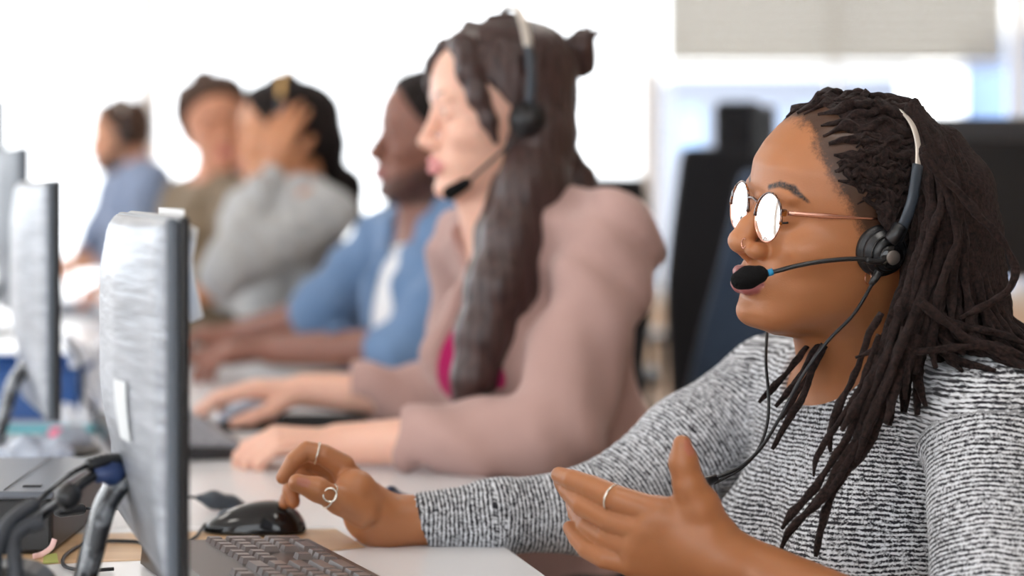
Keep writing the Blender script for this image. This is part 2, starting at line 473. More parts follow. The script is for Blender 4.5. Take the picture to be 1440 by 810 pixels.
# ------------------------------------------------------------------ people: head, hands
MM = 0.001
HEAD_ROWS = [  # z, front, back, half width, centre x   (mm, head frame: x forward, y left, z up; eyes at z=0)
 (118, 4, -8, 3, -2), (114, 28, -35.6, 26, -5), (107, 46, -53.4, 41, -6), (96, 64, -67.64, 55, -6), (82, 79, -77.43, 65, -5), (64, 91, -84.55, 71, -4),
 (45, 98, -87.22, 75, -2), (22, 99.5, -87.22, 76, 0), (6, 95, -84.55, 75, 4), (-10, 91, -80.1, 72, 8), (-30, 91, -71.2, 68.5, 14),
 (-50, 94, -58.74, 64, 22), (-68, 97, -40.05, 58, 30), (-86, 94.5, -22, 50, 38), (-101, 94, 0, 41, 50), (-112, 84, 22, 30, 54), (-119, 66, 45, 12, 56)]
def head_loft(cheek=0.0, jaw=0.0, chinz=0.0, frontadj=None):
    A = np.array(HEAD_ROWS, float)[::-1]
    z = A[:, 0].copy(); fr = A[:, 1].copy(); bk = A[:, 2]; w = A[:, 3].copy(); c = A[:, 4]
    w += cheek * np.exp(-((z + 35) / 35.0) ** 2) + jaw * np.exp(-((z + 85) / 20.0) ** 2)
    if frontadj:
        for (zc, dz, amt) in frontadj: fr += amt * np.exp(-((z - zc) / dz) ** 2)
    # smooth dense resampling
    zz = np.linspace(z[0], z[-1], 240)
    def sm(y):
        y = np.interp(zz, z, y); k = np.hanning(15); k /= k.sum()
        return np.convolve(np.pad(y, 7, 'edge'), k, 'valid')
    fr, bk, w, c = map(sm, (fr, bk, w, c)); z0, z1 = z[0], z[-1]
    def fn(p):
        q = p / MM; Z = np.clip(q[:, 2], z0, z1)
        cc = np.interp(Z, zz, c); f = np.interp(Z, zz, fr) - cc; b = cc - np.interp(Z, zz, bk); ww = np.interp(Z, zz, w)
        X = q[:, 0] - cc; a = np.where(X > 0, f, b)
        nn = 2.15
        rho = (np.abs(X / a) ** nn + np.abs(q[:, 1] / ww) ** nn) ** (1 / nn)
        d = (rho - 1) * np.minimum(a, ww) * 0.9
        dz = np.maximum(q[:, 2] - z1, z0 - q[:, 2])
        return np.where(dz > 0, np.sqrt(np.maximum(d, 0) ** 2 + dz ** 2), d) * MM
    return fn

def add_head(S, M, nose=1.0, nosew=1.0, nosez=0.0, lips=1.0, cheek=0.0, jaw=0.0, eyes='open', ears=True, ridge=1.0, frontadj=None, mouth_open=0.0, beard=0):
    m = lambda *a: V(*a) * MM
    S.custom(head_loft(cheek, jaw, frontadj=frontadj), (0, 0, 0), 0.16, 0.0, 'u', M)
    for sg in (1, -1):
        S.ell(m(60, 45*sg, -30), m(25, 17 + cheek * 0.5, 18), 16*MM, 'u', M)          # cheekbone
        S.cone(m(18, 44*sg, -60), m(74, 19*sg, -101), 13*MM, 13*MM, 14*MM, 'u', M)    # jaw
        S.ell(m(87, 27*sg, 17), m(8+2.5*ridge, 20, 7), 10*MM, 'u', M)                           # brow ridge
        S.ell(m(107, 31*sg, -1), m(17, 16, 12), 9*MM, 's', M)                         # socket
    S.ell(m(84, 0, -101), m(17.5, 18, 14), 10*MM, 'u', M)                             # chin
    S.ell(m(80, 0, -67), m(23.5, 28, 19), 9*MM, 'u', M)                               # muzzle
    for sg in (1, -1):                                                                # lids
        S.ell(m(80.5, 32*sg, 0), m(13.8, 15.5, 12.6), 6*MM, 'u', M)
    # nose
    N = nosez
    S.path([m(93, 0, 8), m(96, 0, -6), m(103, 0, -22 + N), m(109, 0, -35 + N)], [6*MM, 6.2*MM, 7.4*MM*nosew, 9.4*MM*nosew], 7*MM, 'u', M)
    S.ell(m(110.5, 0, -37.5 + N), m(10.5, 11*nosew, 10), 4*MM, 'u', M)
    for sg in (1, -1):
        S.ell(m(99.5, 13*nosew*sg, -42 + N), m(12, 7.5*nosew, 8.5), 4*MM, 'u', M)
        S.ell(m(107, 6.8*nosew*sg, -51.5 + N), m(6.5, 3.8*nosew, 5.0), 2*MM, 's', M)
    S.cone(m(107, 0, -47 + N), m(100, 0, -53 + N), 3.8*MM, 3.8*MM, 3*MM, 'u', M)
    # lips
    L = lips
    up = [m(104.8, 0, -63.5), m(102.3, 9, -63.8), m(97, 18, -66.2), m(90, 26, -68.6)]; ru = [4.6*L, 4.8*L, 3.9*L, 1.8]
    lo = [m(103.6, 0, -75.5), m(101, 10, -75.3), m(95.5, 18, -73), m(89, 25, -69.6)]; rl = [5.9*L, 5.7*L, 4.4*L, 1.8]
    LP = []
    for sg in (1, -1):
        f = V(1, sg, 1)
        S.path([q * f for q in up], [r*MM for r in ru], 2.2*MM, 'u', M)
        S.path([q * f for q in lo], [r*MM for r in rl], 2.2*MM, 'u', M)
        LP += [(q * f, r*MM) for q, r in zip(up, ru)], [(q * f, r*MM) for q, r in zip(lo, rl)]
    for sg in (1, -1):
        S.path([m(111, 0, -69.6), m(107, 9*sg, -69.3), m(100, 18*sg, -69.6), m(91.5, 26.5*sg, -70)], [(1.5 + mouth_open)*MM, (1.4+mouth_open)*MM, 1.2*MM, 0.6*MM], 1.2*MM, 's', M)
    S.ell(m(104.5, 0, -57 + N * .5), m(3.6, 2.2, 4), 3*MM, 's', M)                               # philtrum
    if eyes == 'shut':
        for sg in (1, -1):
            S.path([m(91, 20*sg, -6), m(96, 28*sg, -8.5), m(95.5, 36*sg, -8.5), m(88, 45*sg, -5.5)], [.5*MM, .8*MM, .8*MM, .5*MM], 1.0*MM, 's', M)
    elif eyes != 'none':
        for sg in (1, -1):                                                            # lid opening
            if eyes == 'open': S.ell(m(98, 32*sg, -0.5), m(9, 13, 4.6), 1.2*MM, 's', M)
            else:              S.ell(m(97.5, 32*sg, -6.5), m(8, 13, 1.9), 1.0*MM, 's', M)
    if ears:
        for sg in (1, -1):
            a = math.radians(-14); c, s_ = math.cos(a), math.sin(a)
            R = np.array([[c, 0, s_], [0, 1, 0], [-s_, 0, c]])
            b = math.radians(22) * sg; R2 = np.array([[math.cos(b), -math.sin(b), 0], [math.sin(b), math.cos(b), 0], [0, 0, 1]])
            RR = R2 @ R
            S.ell(m(-10, 77*sg, -8), m(17, 4.5, 29), 4*MM, 'u', M, RR)
            S.ell(m(-4, 75*sg, -33), m(8.5, 5, 9), 5*MM, 'u', M)
            S.ell(m(-7, 83*sg, -6), m(10.5, 5, 19), 3*MM, 's', M, RR)
    return dict(lips=LP)

def head_attrs(verts, M, info, brow_pts=None, brow_r=3.6):
    q = (verts - M[0]) @ M[1] / M[2]
    lip = np.full(len(q), 9.0)
    near = (q[:, 0] > 0.07) & (np.abs(q[:, 2] + 0.07) < 0.03)
    qq = q[near]
    for pts in info['lips']:
        for i in range(len(pts) - 1):
            lip[near] = np.minimum(lip[near], d_cone(qq, pts[i][0], pts[i+1][0], pts[i][1], pts[i+1][1]))
    lipm = np.clip(1 - (lip - 0.0006) / 0.0014, 0, 1)
    bp = brow_pts or [(99, 12, 17), (94, 23, 23), (86, 36, 25), (74, 49, 18)]
    brow = np.zeros(len(q))
    for sg in (1, -1):
        for i in range(len(bp) - 1):
            a = V(*bp[i]) * MM; b = V(*bp[i+1]) * MM; a[1] *= sg; b[1] *= sg
            ra, rb = (brow_r if i else brow_r * 0.8), (brow_r * 0.95 if i < 2 else 1.2)
            d = d_cone(q * V(0.35, 1, 1), a * V(0.35, 1, 1), b * V(0.35, 1, 1), ra*MM, rb*MM)
            brow = np.maximum(brow, np.where(q[:, 0] > 0.05, np.clip(0.5 - d / 0.0016, 0, 1), 0))
    return lipm, brow, q

# generic hand -------------------------------------------------------------
def add_hand(S, W, dirv, dorsal, side, curl=(25, 30, 20), spread=1.0, thumb=(35, 25), sc=1.0, k=0.004):
    """W wrist point, dirv towards fingers, dorsal = back-of-hand normal, side=+1 left hand / -1 right hand"""
    x = unit(dirv); z = unit(np.asarray(dorsal, float) - np.dot(dorsal, x) * x); y = np.cross(z, x)  # y: to the left
    # left hand palm down: thumb points right (-y); right hand: thumb left (+y)
    t = -side
    M = (np.asarray(W, float), np.stack([x, y, z], 1), sc)
    m = lambda *a: V(*a) * MM
    S.path([m(-10, 0, 0), m(20, 0, 0)], [26*MM, 27*MM], 0.012, 'u', M) if False else None
    for yy, r in ((22, 12), (8, 13.5), (-7, 13), (-20, 11.5)):
        S.cone(m(6, yy*0.55*t, -1), m(80 - abs(yy-5)*0.35, yy*t, 1), 14*MM, 10.5*MM, 0.012, 'u', M)
    tips = []
    F = [(84, 24, 9.2, (42, 25, 20)), (88, 7, 9.4, (46, 29, 21)), (83, -10, 9.0, (42, 27, 21)), (75, -25, 8.0, (33, 20, 18))]
    for i, (bx, by, r, ln) in enumerate(F):
        p = m(bx, by*t, 1); a = 0; sp = math.radians((by) * 0.35 * spread) * t
        pts = [p - m(12, 0, 0), p]; rr = [r*1.05*MM, r*MM]
        for j in range(3):
            a += math.radians(curl[j] * (1 + 0.12*i))
            p = p + ln[j]*MM*V(math.cos(a)*math.cos(sp), math.cos(a)*math.sin(sp), -math.sin(a))
            pts.append(p); rr.append(r*MM*(0.93, 0.84, 0.70)[j])
        S.path(pts, rr, k, 'u', M); tips.append(loc(M, pts[-1]))
    a1, a2 = map(math.radians, thumb)
    p0 = m(18, 16*t, -6); p1 = p0 + 42*MM*V(math.cos(a1), math.sin(a1)*t, -0.35); p2 = p1 + 32*MM*V(math.cos(a1-a2*.5), math.sin(a1-a2*.5)*t, -0.25); p3 = p2 + 24*MM*V(math.cos(a1-a2), math.sin(a1-a2)*t, -0.15)
    S.path([p0, p1, p2, p3], [15*MM, 12*MM, 10.4*MM, 8*MM], 0.008, 'u', M)
    return tips

def snap_head(S, M, px, py, off, d0=1.9, d1=2.4):
    """march the photo ray of a pixel to the surface (offset off)"""
    a = P(px, py, 1.0)[None] - V(0, 0, CAMZ); d = d0
    for _ in range(60):
        v = S.eval(V(0, 0, CAMZ) + a * d)[0] - off
        if v < 0.0005: break
        d += v * 0.7
        if d > d1: break
    return d
def grad(S, p, e=0.002, prs=None):
    q = np.array([p, p + V(e,0,0), p + V(0,e,0), p + V(0,0,e)]); d = S.eval(q, prs)
    return d[0], unit(d[1:] - d[0])
def push(pts, S, r, it=3, pull=False):
    """move points so they lie at least r outside the surface"""
    out = []
    for p in pts:
        p = np.array(p, float)
        for _ in range(it):
            d, g = grad(S, p)
            if d < r or pull: p = p + g * (r - d) * 0.9
        out.append(p)
    return out
# ------------------------------------------------------------------ woman in the grey sweater (nearest)
SK1 = skin('skin_brown', srgb(160, 103, 64), srgb(160, 92, 96), srgb(30, 21, 18), srgb(178, 117, 76))
H1 = head_frame((0, 0, 0), 180 + 20, 5, 9, 0.965)
H1 = (P(1250, 346, 1.985) - H1[2] * (H1[1] @ (V(-4, 80, -14) * MM)), H1[1], H1[2])
hp = lambda x, y, z: loc(H1, V(x, y, z) * MM)
LT = V(.43, -.90, 0); FT = V(-.90, -.43, 0); UP = V(0, 0, 1); TR = np.stack([FT, LT, UP], 1)
Sn = P(1392, 588, 1.96); Sf = P(1090, 545, 2.33); MIDS = (Sn + Sf) / 2; NB = P(1212, 540, 2.13)
En = P(1405, 965, 1.84); Wn = P(1015, 786, 1.86)
Ef = P(850, 716, 2.24); Wf = P(556, 733, 2.20)
tp = lambda f, l, u: MIDS + FT * f + LT * l + UP * u

S1 = SDF(); B = S1
inf1 = add_head(B, H1, nose=1.0, nosew=1.3, nosez=3.5, lips=1.25, cheek=4, jaw=4, eyes='shut', ears=True, ridge=0.1, frontadj=[(42, 26, 4.0)])
HEADN = len(B.pr)
B.cone(hp(-20, 0, -50), NB + FT * -0.01, 0.052, 0.058, 0.03)
B.cone(hp(10, 0, -72), NB + FT * 0.012, 0.034, 0.044, 0.035)
for s_ in (Sn, Sf): B.cone(NB + V(0, 0, -.015), s_ + V(0, 0, .0), 0.045, 0.042, 0.03)
B.ell(tp(.005, 0, -.12), (.098, .155, .16), .04, R=TR)
B.ell(tp(.0, 0, -.36), (.098, .135, .17), .04, R=TR)
for sg in (1, -1): B.ell(tp(.075, .072 * sg, -.155), (.06, .062, .065), .03, R=TR)
B.path([Sn, En, Wn], [.048, .040, .0265], .015)
B.path([Sf, Ef, Wf], [.046, .038, .024], .015)
# ---- far hand on the desk (right hand): joints traced with their depths
def finger(pts, rs, k=.0008): B.path(pts, rs, k)
def hand_far():
    W = Wf
    B.cone(W, P(520, 722, 2.20), .024, .027, .01)
    B.cone(P(535, 738, 2.20), P(500, 690, 2.17), .024, .021, .012)       # thenar side
    B.cone(P(530, 726, 2.215), P(482, 660, 2.195), .0225, .0125, .012)
    B.cone(P(530, 730, 2.225), P(474, 664, 2.22), .021, .0125, .012)
    B.cone(P(528, 738, 2.24), P(466, 672, 2.24), .018, .012, .012)
    B.cone(P(526, 744, 2.25), P(460, 684, 2.255), .015, .0105, .012)
    finger([P(482, 656, 2.193), P(456, 640, 2.188), P(431, 634, 2.186), P(413, 648, 2.18), P(398, 671, 2.178)], [.0125, .0106, .0098, .0086, .0072])
    finger([P(474, 660, 2.22), P(447, 650, 2.215), P(428, 648, 2.213), P(420, 664, 2.205), P(430, 676, 2.198)], [.0125, .0105, .0098, .0088, .0075])
    finger([P(466, 668, 2.24), P(437, 660, 2.24), P(412, 668, 2.238), P(408, 690, 2.232), P(413, 706, 2.228)], [.012, .010, .0094, .0082, .0068])
    finger([P(460, 680, 2.255), P(436, 676, 2.262), P(418, 684, 2.264), P(404, 700, 2.262), P(400, 708, 2.26)], [.0108, .0088, .0082, .0072, .0062])
    finger([P(508, 718, 2.165), P(478, 705, 2.150), P(446, 688, 2.140), P(418, 679, 2.136)], [.017, .0125, .0112, .0088], .006)
def hand_near():
    W = Wn
    B.cone(W, P(985, 772, 1.862), .0262, .027, .01)
    # palm: four metacarpal cones
    B.cone(P(990, 752, 1.862), P(922, 724, 1.858), .0215, .0135, .012)
    B.cone(P(990, 765, 1.864), P(905, 744, 1.860), .0215, .0132, .012)
    B.cone(P(988, 780, 1.868), P(893, 768, 1.866), .021, .0125, .012)
    B.cone(P(985, 795, 1.872), P(886, 792, 1.874), .019, .0115, .012)
    finger([P(924, 720, 1.858), P(868, 701, 1.866), P(832, 685, 1.885), P(805, 675, 1.90), P(786, 668, 1.915)], [.0125, .0112, .0102, .009, .0072])
    finger([P(905, 742, 1.860), P(858, 730, 1.872), P(820, 710, 1.890), P(801, 691, 1.908), P(790, 678, 1.925)], [.0125, .011, .0102, .009, .0074])
    finger([P(893, 766, 1.866), P(853, 755, 1.880), P(826, 741, 1.900), P(812, 722, 1.925), P(806, 708, 1.940)], [.0120, .0105, .0097, .0086, .0070])
    finger([P(886, 790, 1.874), P(850, 784, 1.876), P(826, 772, 1.886), P(812, 757, 1.897), P(801, 742, 1.906)], [.0112, .0096, .0088, .0078, .0062])
    finger([P(1000, 752, 1.862), P(983, 712, 1.855), P(969, 682, 1.85), P(961, 650, 1.848), P(959, 625, 1.846)], [.020, .0165, .0125, .0112, .0080], .008)
    B.cone(P(985, 716, 1.858), P(935, 722, 1.860), .011, .011, .012)      # web of the thumb
hand_far(); hand_near()
# belly, hips and seated legs
B.ell(tp(-.02, 0, -.46), (.13, .165, .10), .04, R=TR)
v, f = S1.mesh('body', 0.0019)
me = mesh_np('body', v, f)
HS0 = SDF(); HS0.pr = S1.pr[:HEADN]
def to_local(M, p): return (np.asarray(p) - M[0]) @ M[1] / M[2] * 1000
bl = []
for (x, y) in ((1081, 263), (1096, 259), (1113, 264), (1135, 283)):
    d = snap_head(HS0, H1, x, y, 0); bl.append(tuple(to_local(H1, P(x, y, d))))
lipm, brow, q = head_attrs(v, H1, inf1, brow_pts=bl, brow_r=3.0)
attr(me, 'lip', lipm); attr(me, 'brow', brow)
# hairline: fuzzy growth on the scalp and at the temples
qq = q * 1000
hl = qq[:, 2] + np.interp(np.abs(qq[:, 1]), [0, 30, 50, 62, 76], [0, 4, 20, 26, 20]) - np.interp(qq[:, 0], [-40, 10, 25, 40, 55, 70, 90], [-60, -22, 6, 28, 52, 76, 90])
fz = np.clip(hl / 34 + 0.30, 0, 1.25) * (qq[:, 2] > -60) * (np.abs(qq[:, 0]) < 120)
fz *= np.clip((qq[:, 2] + 34) / 14, 0, 1); fz[np.abs(qq[:, 1]) > 77] = 0
attr(me, 'fuzz', fz)
nail = np.zeros(len(v))
def add_nail(c, d, n_, L=.0065, Wd=.0048):
    c = np.asarray(c); d = unit(d); n_ = unit(np.asarray(n_) - np.dot(n_, d) * d); s = np.cross(d, n_)
    r = v - c; a = (r @ d) / L; b = (r @ s) / Wd; h = r @ n_
    m = (np.abs(a) ** 3 + np.abs(b) ** 3 < 1) & (h > 0) & (h < .012)
    nail[m] = 1
add_nail(P(424, 681, 2.136), P(418, 679, 2.136) - P(446, 688, 2.140), V(0.1, -1, .5))
add_nail(P(959, 628, 1.846), P(959, 625, 1.846) - P(961, 650, 1.848), V(.6, -.7, 0))
add_nail(P(400, 707, 2.235), P(413, 706, 2.228) - P(408, 690, 2.232), V(-.8, -.6, 0), .005, .004)
attr(me, 'nail', nail)
person1 = empty('person', (MIDS[0], MIDS[1], 0), label='woman with dreadlocks, glasses and a headset in a black and white knit sweater, hand raised', cat='person')
link_mesh('body', me, SK1, person1)
# ---- sweater
G1 = SDF()
g_ = 0.008
for s_ in (Sn, Sf): G1.cone(NB + V(0, 0, -.012) , s_, 0.045 + g_, 0.042 + g_ + .002, 0.03)
G1.ell(tp(.005, 0, -.12), (.098 + g_, .155 + g_, .16 + g_), .05, R=TR)
G1.ell(tp(.0, 0, -.36), (.110, .147, .18), .05, R=TR)
for sg in (1, -1): G1.ell(tp(.078, .072 * sg, -.158), (.066, .068, .07), .04, R=TR)
CUFF = P(597, 732, 2.205)
ESn = Sn + (En - Sn) * 1.0
Fn_end = En + (Wn - En) * 0.38
G1.path([Sn + V(0, 0, -.004), En, Fn_end], [.058, .055, .046], .025)
nA = V(*Ef)
G1.path([Sf + V(0, 0, -.004), (Sf + Ef) / 2 + V(0, 0, -.002), Ef, P(700, 726, 2.215), CUFF], [.058, .055, .046, .0345, .0285], .02)
G1.ell(tp(-.02, 0, -.45), (.142, .18, .105), .05, R=TR)
# neck opening and hollow cuffs
G1.ell(NB + FT * .030 + V(0, 0, .028), (.078, .074, .052), .006, 's', R=TR)
ud = unit(CUFF - P(700, 726, 2.215))
tilt = unit(ud + V(0, 0, -.28))
G1.box(CUFF + tilt * .046, (.04, .06, .06), .001, .004, 's', R=np.stack([tilt, unit(np.cross(UP, tilt)), np.cross(tilt, unit(np.cross(UP, tilt)))], 1))
G1.cone(CUFF + ud * .02, CUFF - ud * .03, .0262, .025, .002, 's')
un = unit(Fn_end - En); G1.cone(Fn_end + un * .05, Fn_end - un * .03 + un * .045, .0385, .0385, .003, 's')
CH1 = [([Sf, Ef, P(700, 726, 2.215), CUFF], [.055, .046, .0345, .0285]), ([Sn, En, Fn_end], [.058, .055, .046])]
def chain_param(p, pts, rs):
    """distance (minus radius), running length and angle around a chain"""
    best = np.full(len(p), 9.0); L = np.zeros(len(p)); acc = 0; A = np.zeros(len(p))
    for i in range(len(pts) - 1):
        a, b = pts[i], pts[i+1]; ab = b - a; ln = np.linalg.norm(ab)
        t = ((p - a) @ ab) / ln**2; tc = np.clip(t, 0, 1)
        q_ = p - a - tc[:, None] * ab; d = np.linalg.norm(q_, axis=1) - (rs[i] + (rs[i+1] - rs[i]) * tc)
        u = unit(np.cross(ab, V(0.2, 0.3, 1))); w_ = unit(np.cross(ab, u))
        m = d < best
        best = np.where(m, d, best); L = np.where(m, acc + t * ln, L)
        A = np.where(m, np.arctan2(q_ @ w_, q_ @ u), A); acc += ln
    return best, L, A
def disp1(p):
    b, L, A = chain_param(p, *CH1[0])
    far = np.clip((.012 - b) / .02, 0, 1)
    env = np.exp(-((L - .19) / .055) ** 2) * 1.0 + np.exp(-((L - .40) / .04) ** 2) * .45 + .12
    s = -np.cos(2 * np.pi * (L / .0125 + .35 * np.sin(A * 2 + L * 30))) * .0011 * env * far
    s += np.where((L > .322) & (L < .330), .0010, 0) * far
    b2, L2, A2 = chain_param(p, *CH1[1])
    q_ = (p - MIDS)
    # soft folds: from the armpit across the chest
    fl = q_ @ LT; uu = q_[:, 2]
    s += .0022 * np.sin((uu * 1.0 + fl * .9) * 70 + 2 * np.sin(fl * 20)) * np.exp(-((fl - .13) / .05) ** 2) * np.exp(-((uu + .12) / .08) ** 2)
    s += .0014 * np.sin(L2 * 55 + 1.5 * np.sin(A2)) * np.clip((.012 - b2) / .02, 0, 1)
    s += .0016 * np.sin(uu * 38 + fl * 14) * np.clip(-uu * 4, 0, 1)
    return s
G1.disp = disp1
v, f = G1.mesh('sweater', 0.0028)
me = mesh_np('sweater', v, f)
bA, LA, AA = chain_param(v, *CH1[0]); bB, LB, AB = chain_param(v, *CH1[1])
qt = (v - MIDS) @ TR
row = -qt[:, 2] + .25 * np.abs(qt[:, 1]) * 0; colr = np.arctan2(qt[:, 1], qt[:, 0]) * .13
r_t = np.full(len(v), 0.0)
onA = (bA < .010) & (LA > .03) & (qt[:, 1] < -.125); onB = (bB < .010) & (LB > .02) & (qt[:, 1] > .15)
row = np.where(onA, LA + .013, row); colr = np.where(onA, AA * .045, colr)
row = np.where(onB, LB + .02, row); colr = np.where(onB, AB * .055, colr)
attr(me, 'row', row); attr(me, 'col', colr)
def knit(name, dark, light, period=.0043):
    g = NT(name)
    wob = g.noise(26, 2)
    r = g.math('MULTIPLY', g.attr('row'), 1 / period)
    r = g.math('ADD', r, g.math('MULTIPLY', wob, 1.6))
    cx = g.n('CombineXYZ'); g.l(g.math('MULTIPLY', g.attr('col'), 1 / .0075), cx.inputs[0]); g.l(g.math('MULTIPLY', r, 1.0), cx.inputs[1])
    dash = g.noise(1.0, 2, cx.outputs[0])
    cy = g.n('CombineXYZ'); g.l(g.math('MULTIPLY', g.attr('col'), 1 / .0021), cy.inputs[0]); g.l(g.math('MULTIPLY', r, 2.2), cy.inputs[1])
    sp = g.noise(1.0, 2, cy.outputs[0])
    stripe = g.math('ADD', g.math('MULTIPLY', g.math('SINE', g.math('MULTIPLY', r, 2 * math.pi)), 0.5), 0.5)
    big = g.noise(16, 3)
    fac = g.math('ADD', g.math('MULTIPLY', stripe, .40), g.math('MULTIPLY', g.math('SUBTRACT', dash, .5), 1.05))
    fac = g.math('ADD', fac, g.math('MULTIPLY', g.math('SUBTRACT', sp, .5), 1.1))
    fac = g.math('ADD', fac, g.math('MULTIPLY', g.math('SUBTRACT', big, .5), .35))
    c = g.ramp(fac, [(.02, dark), (.20, tuple(.55*a + .45*b for a, b in zip(dark, light))), (.42, light)])
    g.l(c, g.b.inputs['Base Color']); g.b.inputs['Roughness'].default_value = .95; g.b.inputs['Specular IOR Level'].default_value = .2
    g.b.inputs['Sheen Weight'].default_value = .25
    g.bump(g.math('ADD', stripe, g.math('MULTIPLY', sp, 1.2)), .55, .0011)
    return g.m
M_knit = knit('sweater_knit', srgb(38, 38, 44), srgb(224, 227, 232))
link_mesh('sweater', me, M_knit, person1)
# ------------------------------------------------------------------ dreadlocks
def hairmat(name, dark, light, scale=300, sheen=.5, bump=.8):
    g = NT(name)
    c = g.ramp(g.noise(scale, 4, rough=.7), [(.35, dark), (.68, light)])
    g.l(c, g.b.inputs['Base Color']); g.b.inputs['Roughness'].default_value = .75
    g.b.inputs['Specular IOR Level'].default_value = .15
    g.b.inputs['Sheen Weight'].default_value = sheen; g.b.inputs['Sheen Tint'].default_value = (.9, .8, .8, 1)
    g.bump(g.math('ADD', g.noise(scale * 1.2, 4, rough=.8), g.math('MULTIPLY', g.noise(scale * .35, 3), 1.4)), bump, .0022)
    return g.m
M_dread = hairmat('dreadlock_mat', srgb(12, 8, 8), srgb(56, 41, 38), sheen=.05)
def fuzz_tube(pts, r, seed, n=9, lump=.16, tip=True, root=False):
    rs = np.random.default_rng(seed)
    pts = spline(pts, 9)
    # resample evenly
    A = np.array(pts); seg = np.r_[0, np.cumsum(np.linalg.norm(np.diff(A, axis=0), axis=1))]
    m = max(8, int(seg[-1] / .0032)); t = np.linspace(0, seg[-1], m)
    A = np.stack([np.interp(t, seg, A[:, k]) for k in range(3)], 1)
    ph = rs.random(6) * 6.28
    rr = r * (1 + lump * (np.sin(t / .011 + ph[0]) * .5 + np.sin(t / .0047 + ph[1]) * .5 + np.sin(t / .023 + ph[2]) * .4))
    e = np.minimum(1, (seg[-1] - t) / (r * 5)); rr = rr * (0.45 + 0.55 * np.clip(e, 0, 1)) if tip else rr
    if root: rr = rr * (0.25 + 0.75 * np.clip(t / (r * 5), 0, 1))
    b = MB(); b.tube(list(A), list(rr), n)
    Vv = np.array(b.v); k = np.arange(len(Vv))
    ctr = np.repeat(A, n, axis=0); off = Vv - ctr
    ang = (k % n) / n * 6.28; tt = np.repeat(t, n)
    f = 1 + lump * .8 * np.sin(ang * 2 + tt / .006 + ph[3]) + lump * .6 * np.sin(ang * 3 - tt / .0035 + ph[4]) + .05 * rs.standard_normal(len(Vv))
    b.v = [tuple(x) for x in ctr + off * f[:, None]]
    return b
HS = SDF(); HS.pr = S1.pr[:HEADN]           # the head alone
HX, HY, HZ = H1[1].T
CC = hp(-4, 0, 18)
def meridian(phi, t0, t1, n=8, wob=0, seed=0):
    rs = np.random.default_rng(seed); out = []
    for i in range(n):
        t = math.radians(t0 + (t1 - t0) * i / (n - 1)); ph = math.radians(phi + wob * rs.standard_normal())
        out.append(CC + .1 * (math.cos(t) * H1[1][:, 0] + math.sin(t) * (math.cos(ph) * H1[1][:, 2] + math.sin(ph) * H1[1][:, 1])))
    return out
HB = SDF(); HB.pr = S1.pr; HB.disp = None
dn = 0; REST = MB()
def rest(b): REST.add(b.v, b.f, True)
def dread(pts, r, seed, lump=.16, S=None, tip=True):
    if S is not None: pts = push(pts, S, r * .9)
    o = fuzz_tube(pts, r, seed, lump=lump, tip=tip).build('dreadlock', M_dread, person1)
    return o
# roots that lie along the scalp, from the hairline back under the headband
k = 0
for phi in (-80, -66, -52, -39, -27, -16, -5, 5, 15, 25, 35, 45, 55, 65, 75, 85, 95, 103):
    t0 = float(np.interp(abs(phi), [0, 30, 55, 75, 90, 104], [50, 49, 51, 56, 70, 86])) + rng.uniform(-3, 3)
    t1 = float(np.interp(abs(phi), [0, 60, 100], [150, 140, 125]))
    p = push(meridian(phi, t0, t1, 9, 2.6, 40 + k), HS, .0008, 4, True)
    fuzz_tube(p, .0047 if abs(phi) < 60 else .0042, 100 + k, lump=.38, root=True).build('dreadlock', M_dread, person1); k += 1
# short puffy twists between the rows
for i in range(48):
    phi = rng.uniform(-40, 98) if i < 26 else rng.uniform(48, 96); base_t = float(np.interp(abs(phi), [0, 30, 55, 75, 90, 104], [52, 54, 60, 68, 84, 96])); t = base_t + rng.uniform(0, 48)
    q0 = meridian(phi, t, t + rng.uniform(10, 22), 5, 3, 300 + k); q0 = [a_ + H1[1][:, 1] * rng.normal(0, .003) for a_ in q0]
    p = push(q0, HS, rng.uniform(.001, .004), 4, True)
    b_ = fuzz_tube(p, rng.uniform(.0035, .0052), 200 + k, lump=.42, root=True); k += 1
    if i < 18: b_.build('dreadlock', M_dread, person1)
    else: rest(b_)
for i in range(34):
    phi = rng.uniform(55, 101); t = float(np.interp(phi, [55, 70, 90, 101], [54, 58, 74, 90])) + rng.uniform(-3, 16)
    p = push(meridian(phi, t, t + rng.uniform(10, 18), 5, 3, 700 + k), HS, rng.uniform(.0005, .002), 4, True)
    rest(fuzz_tube(p, rng.uniform(.0028, .0042), 400 + k, lump=.42, root=True)); k += 1
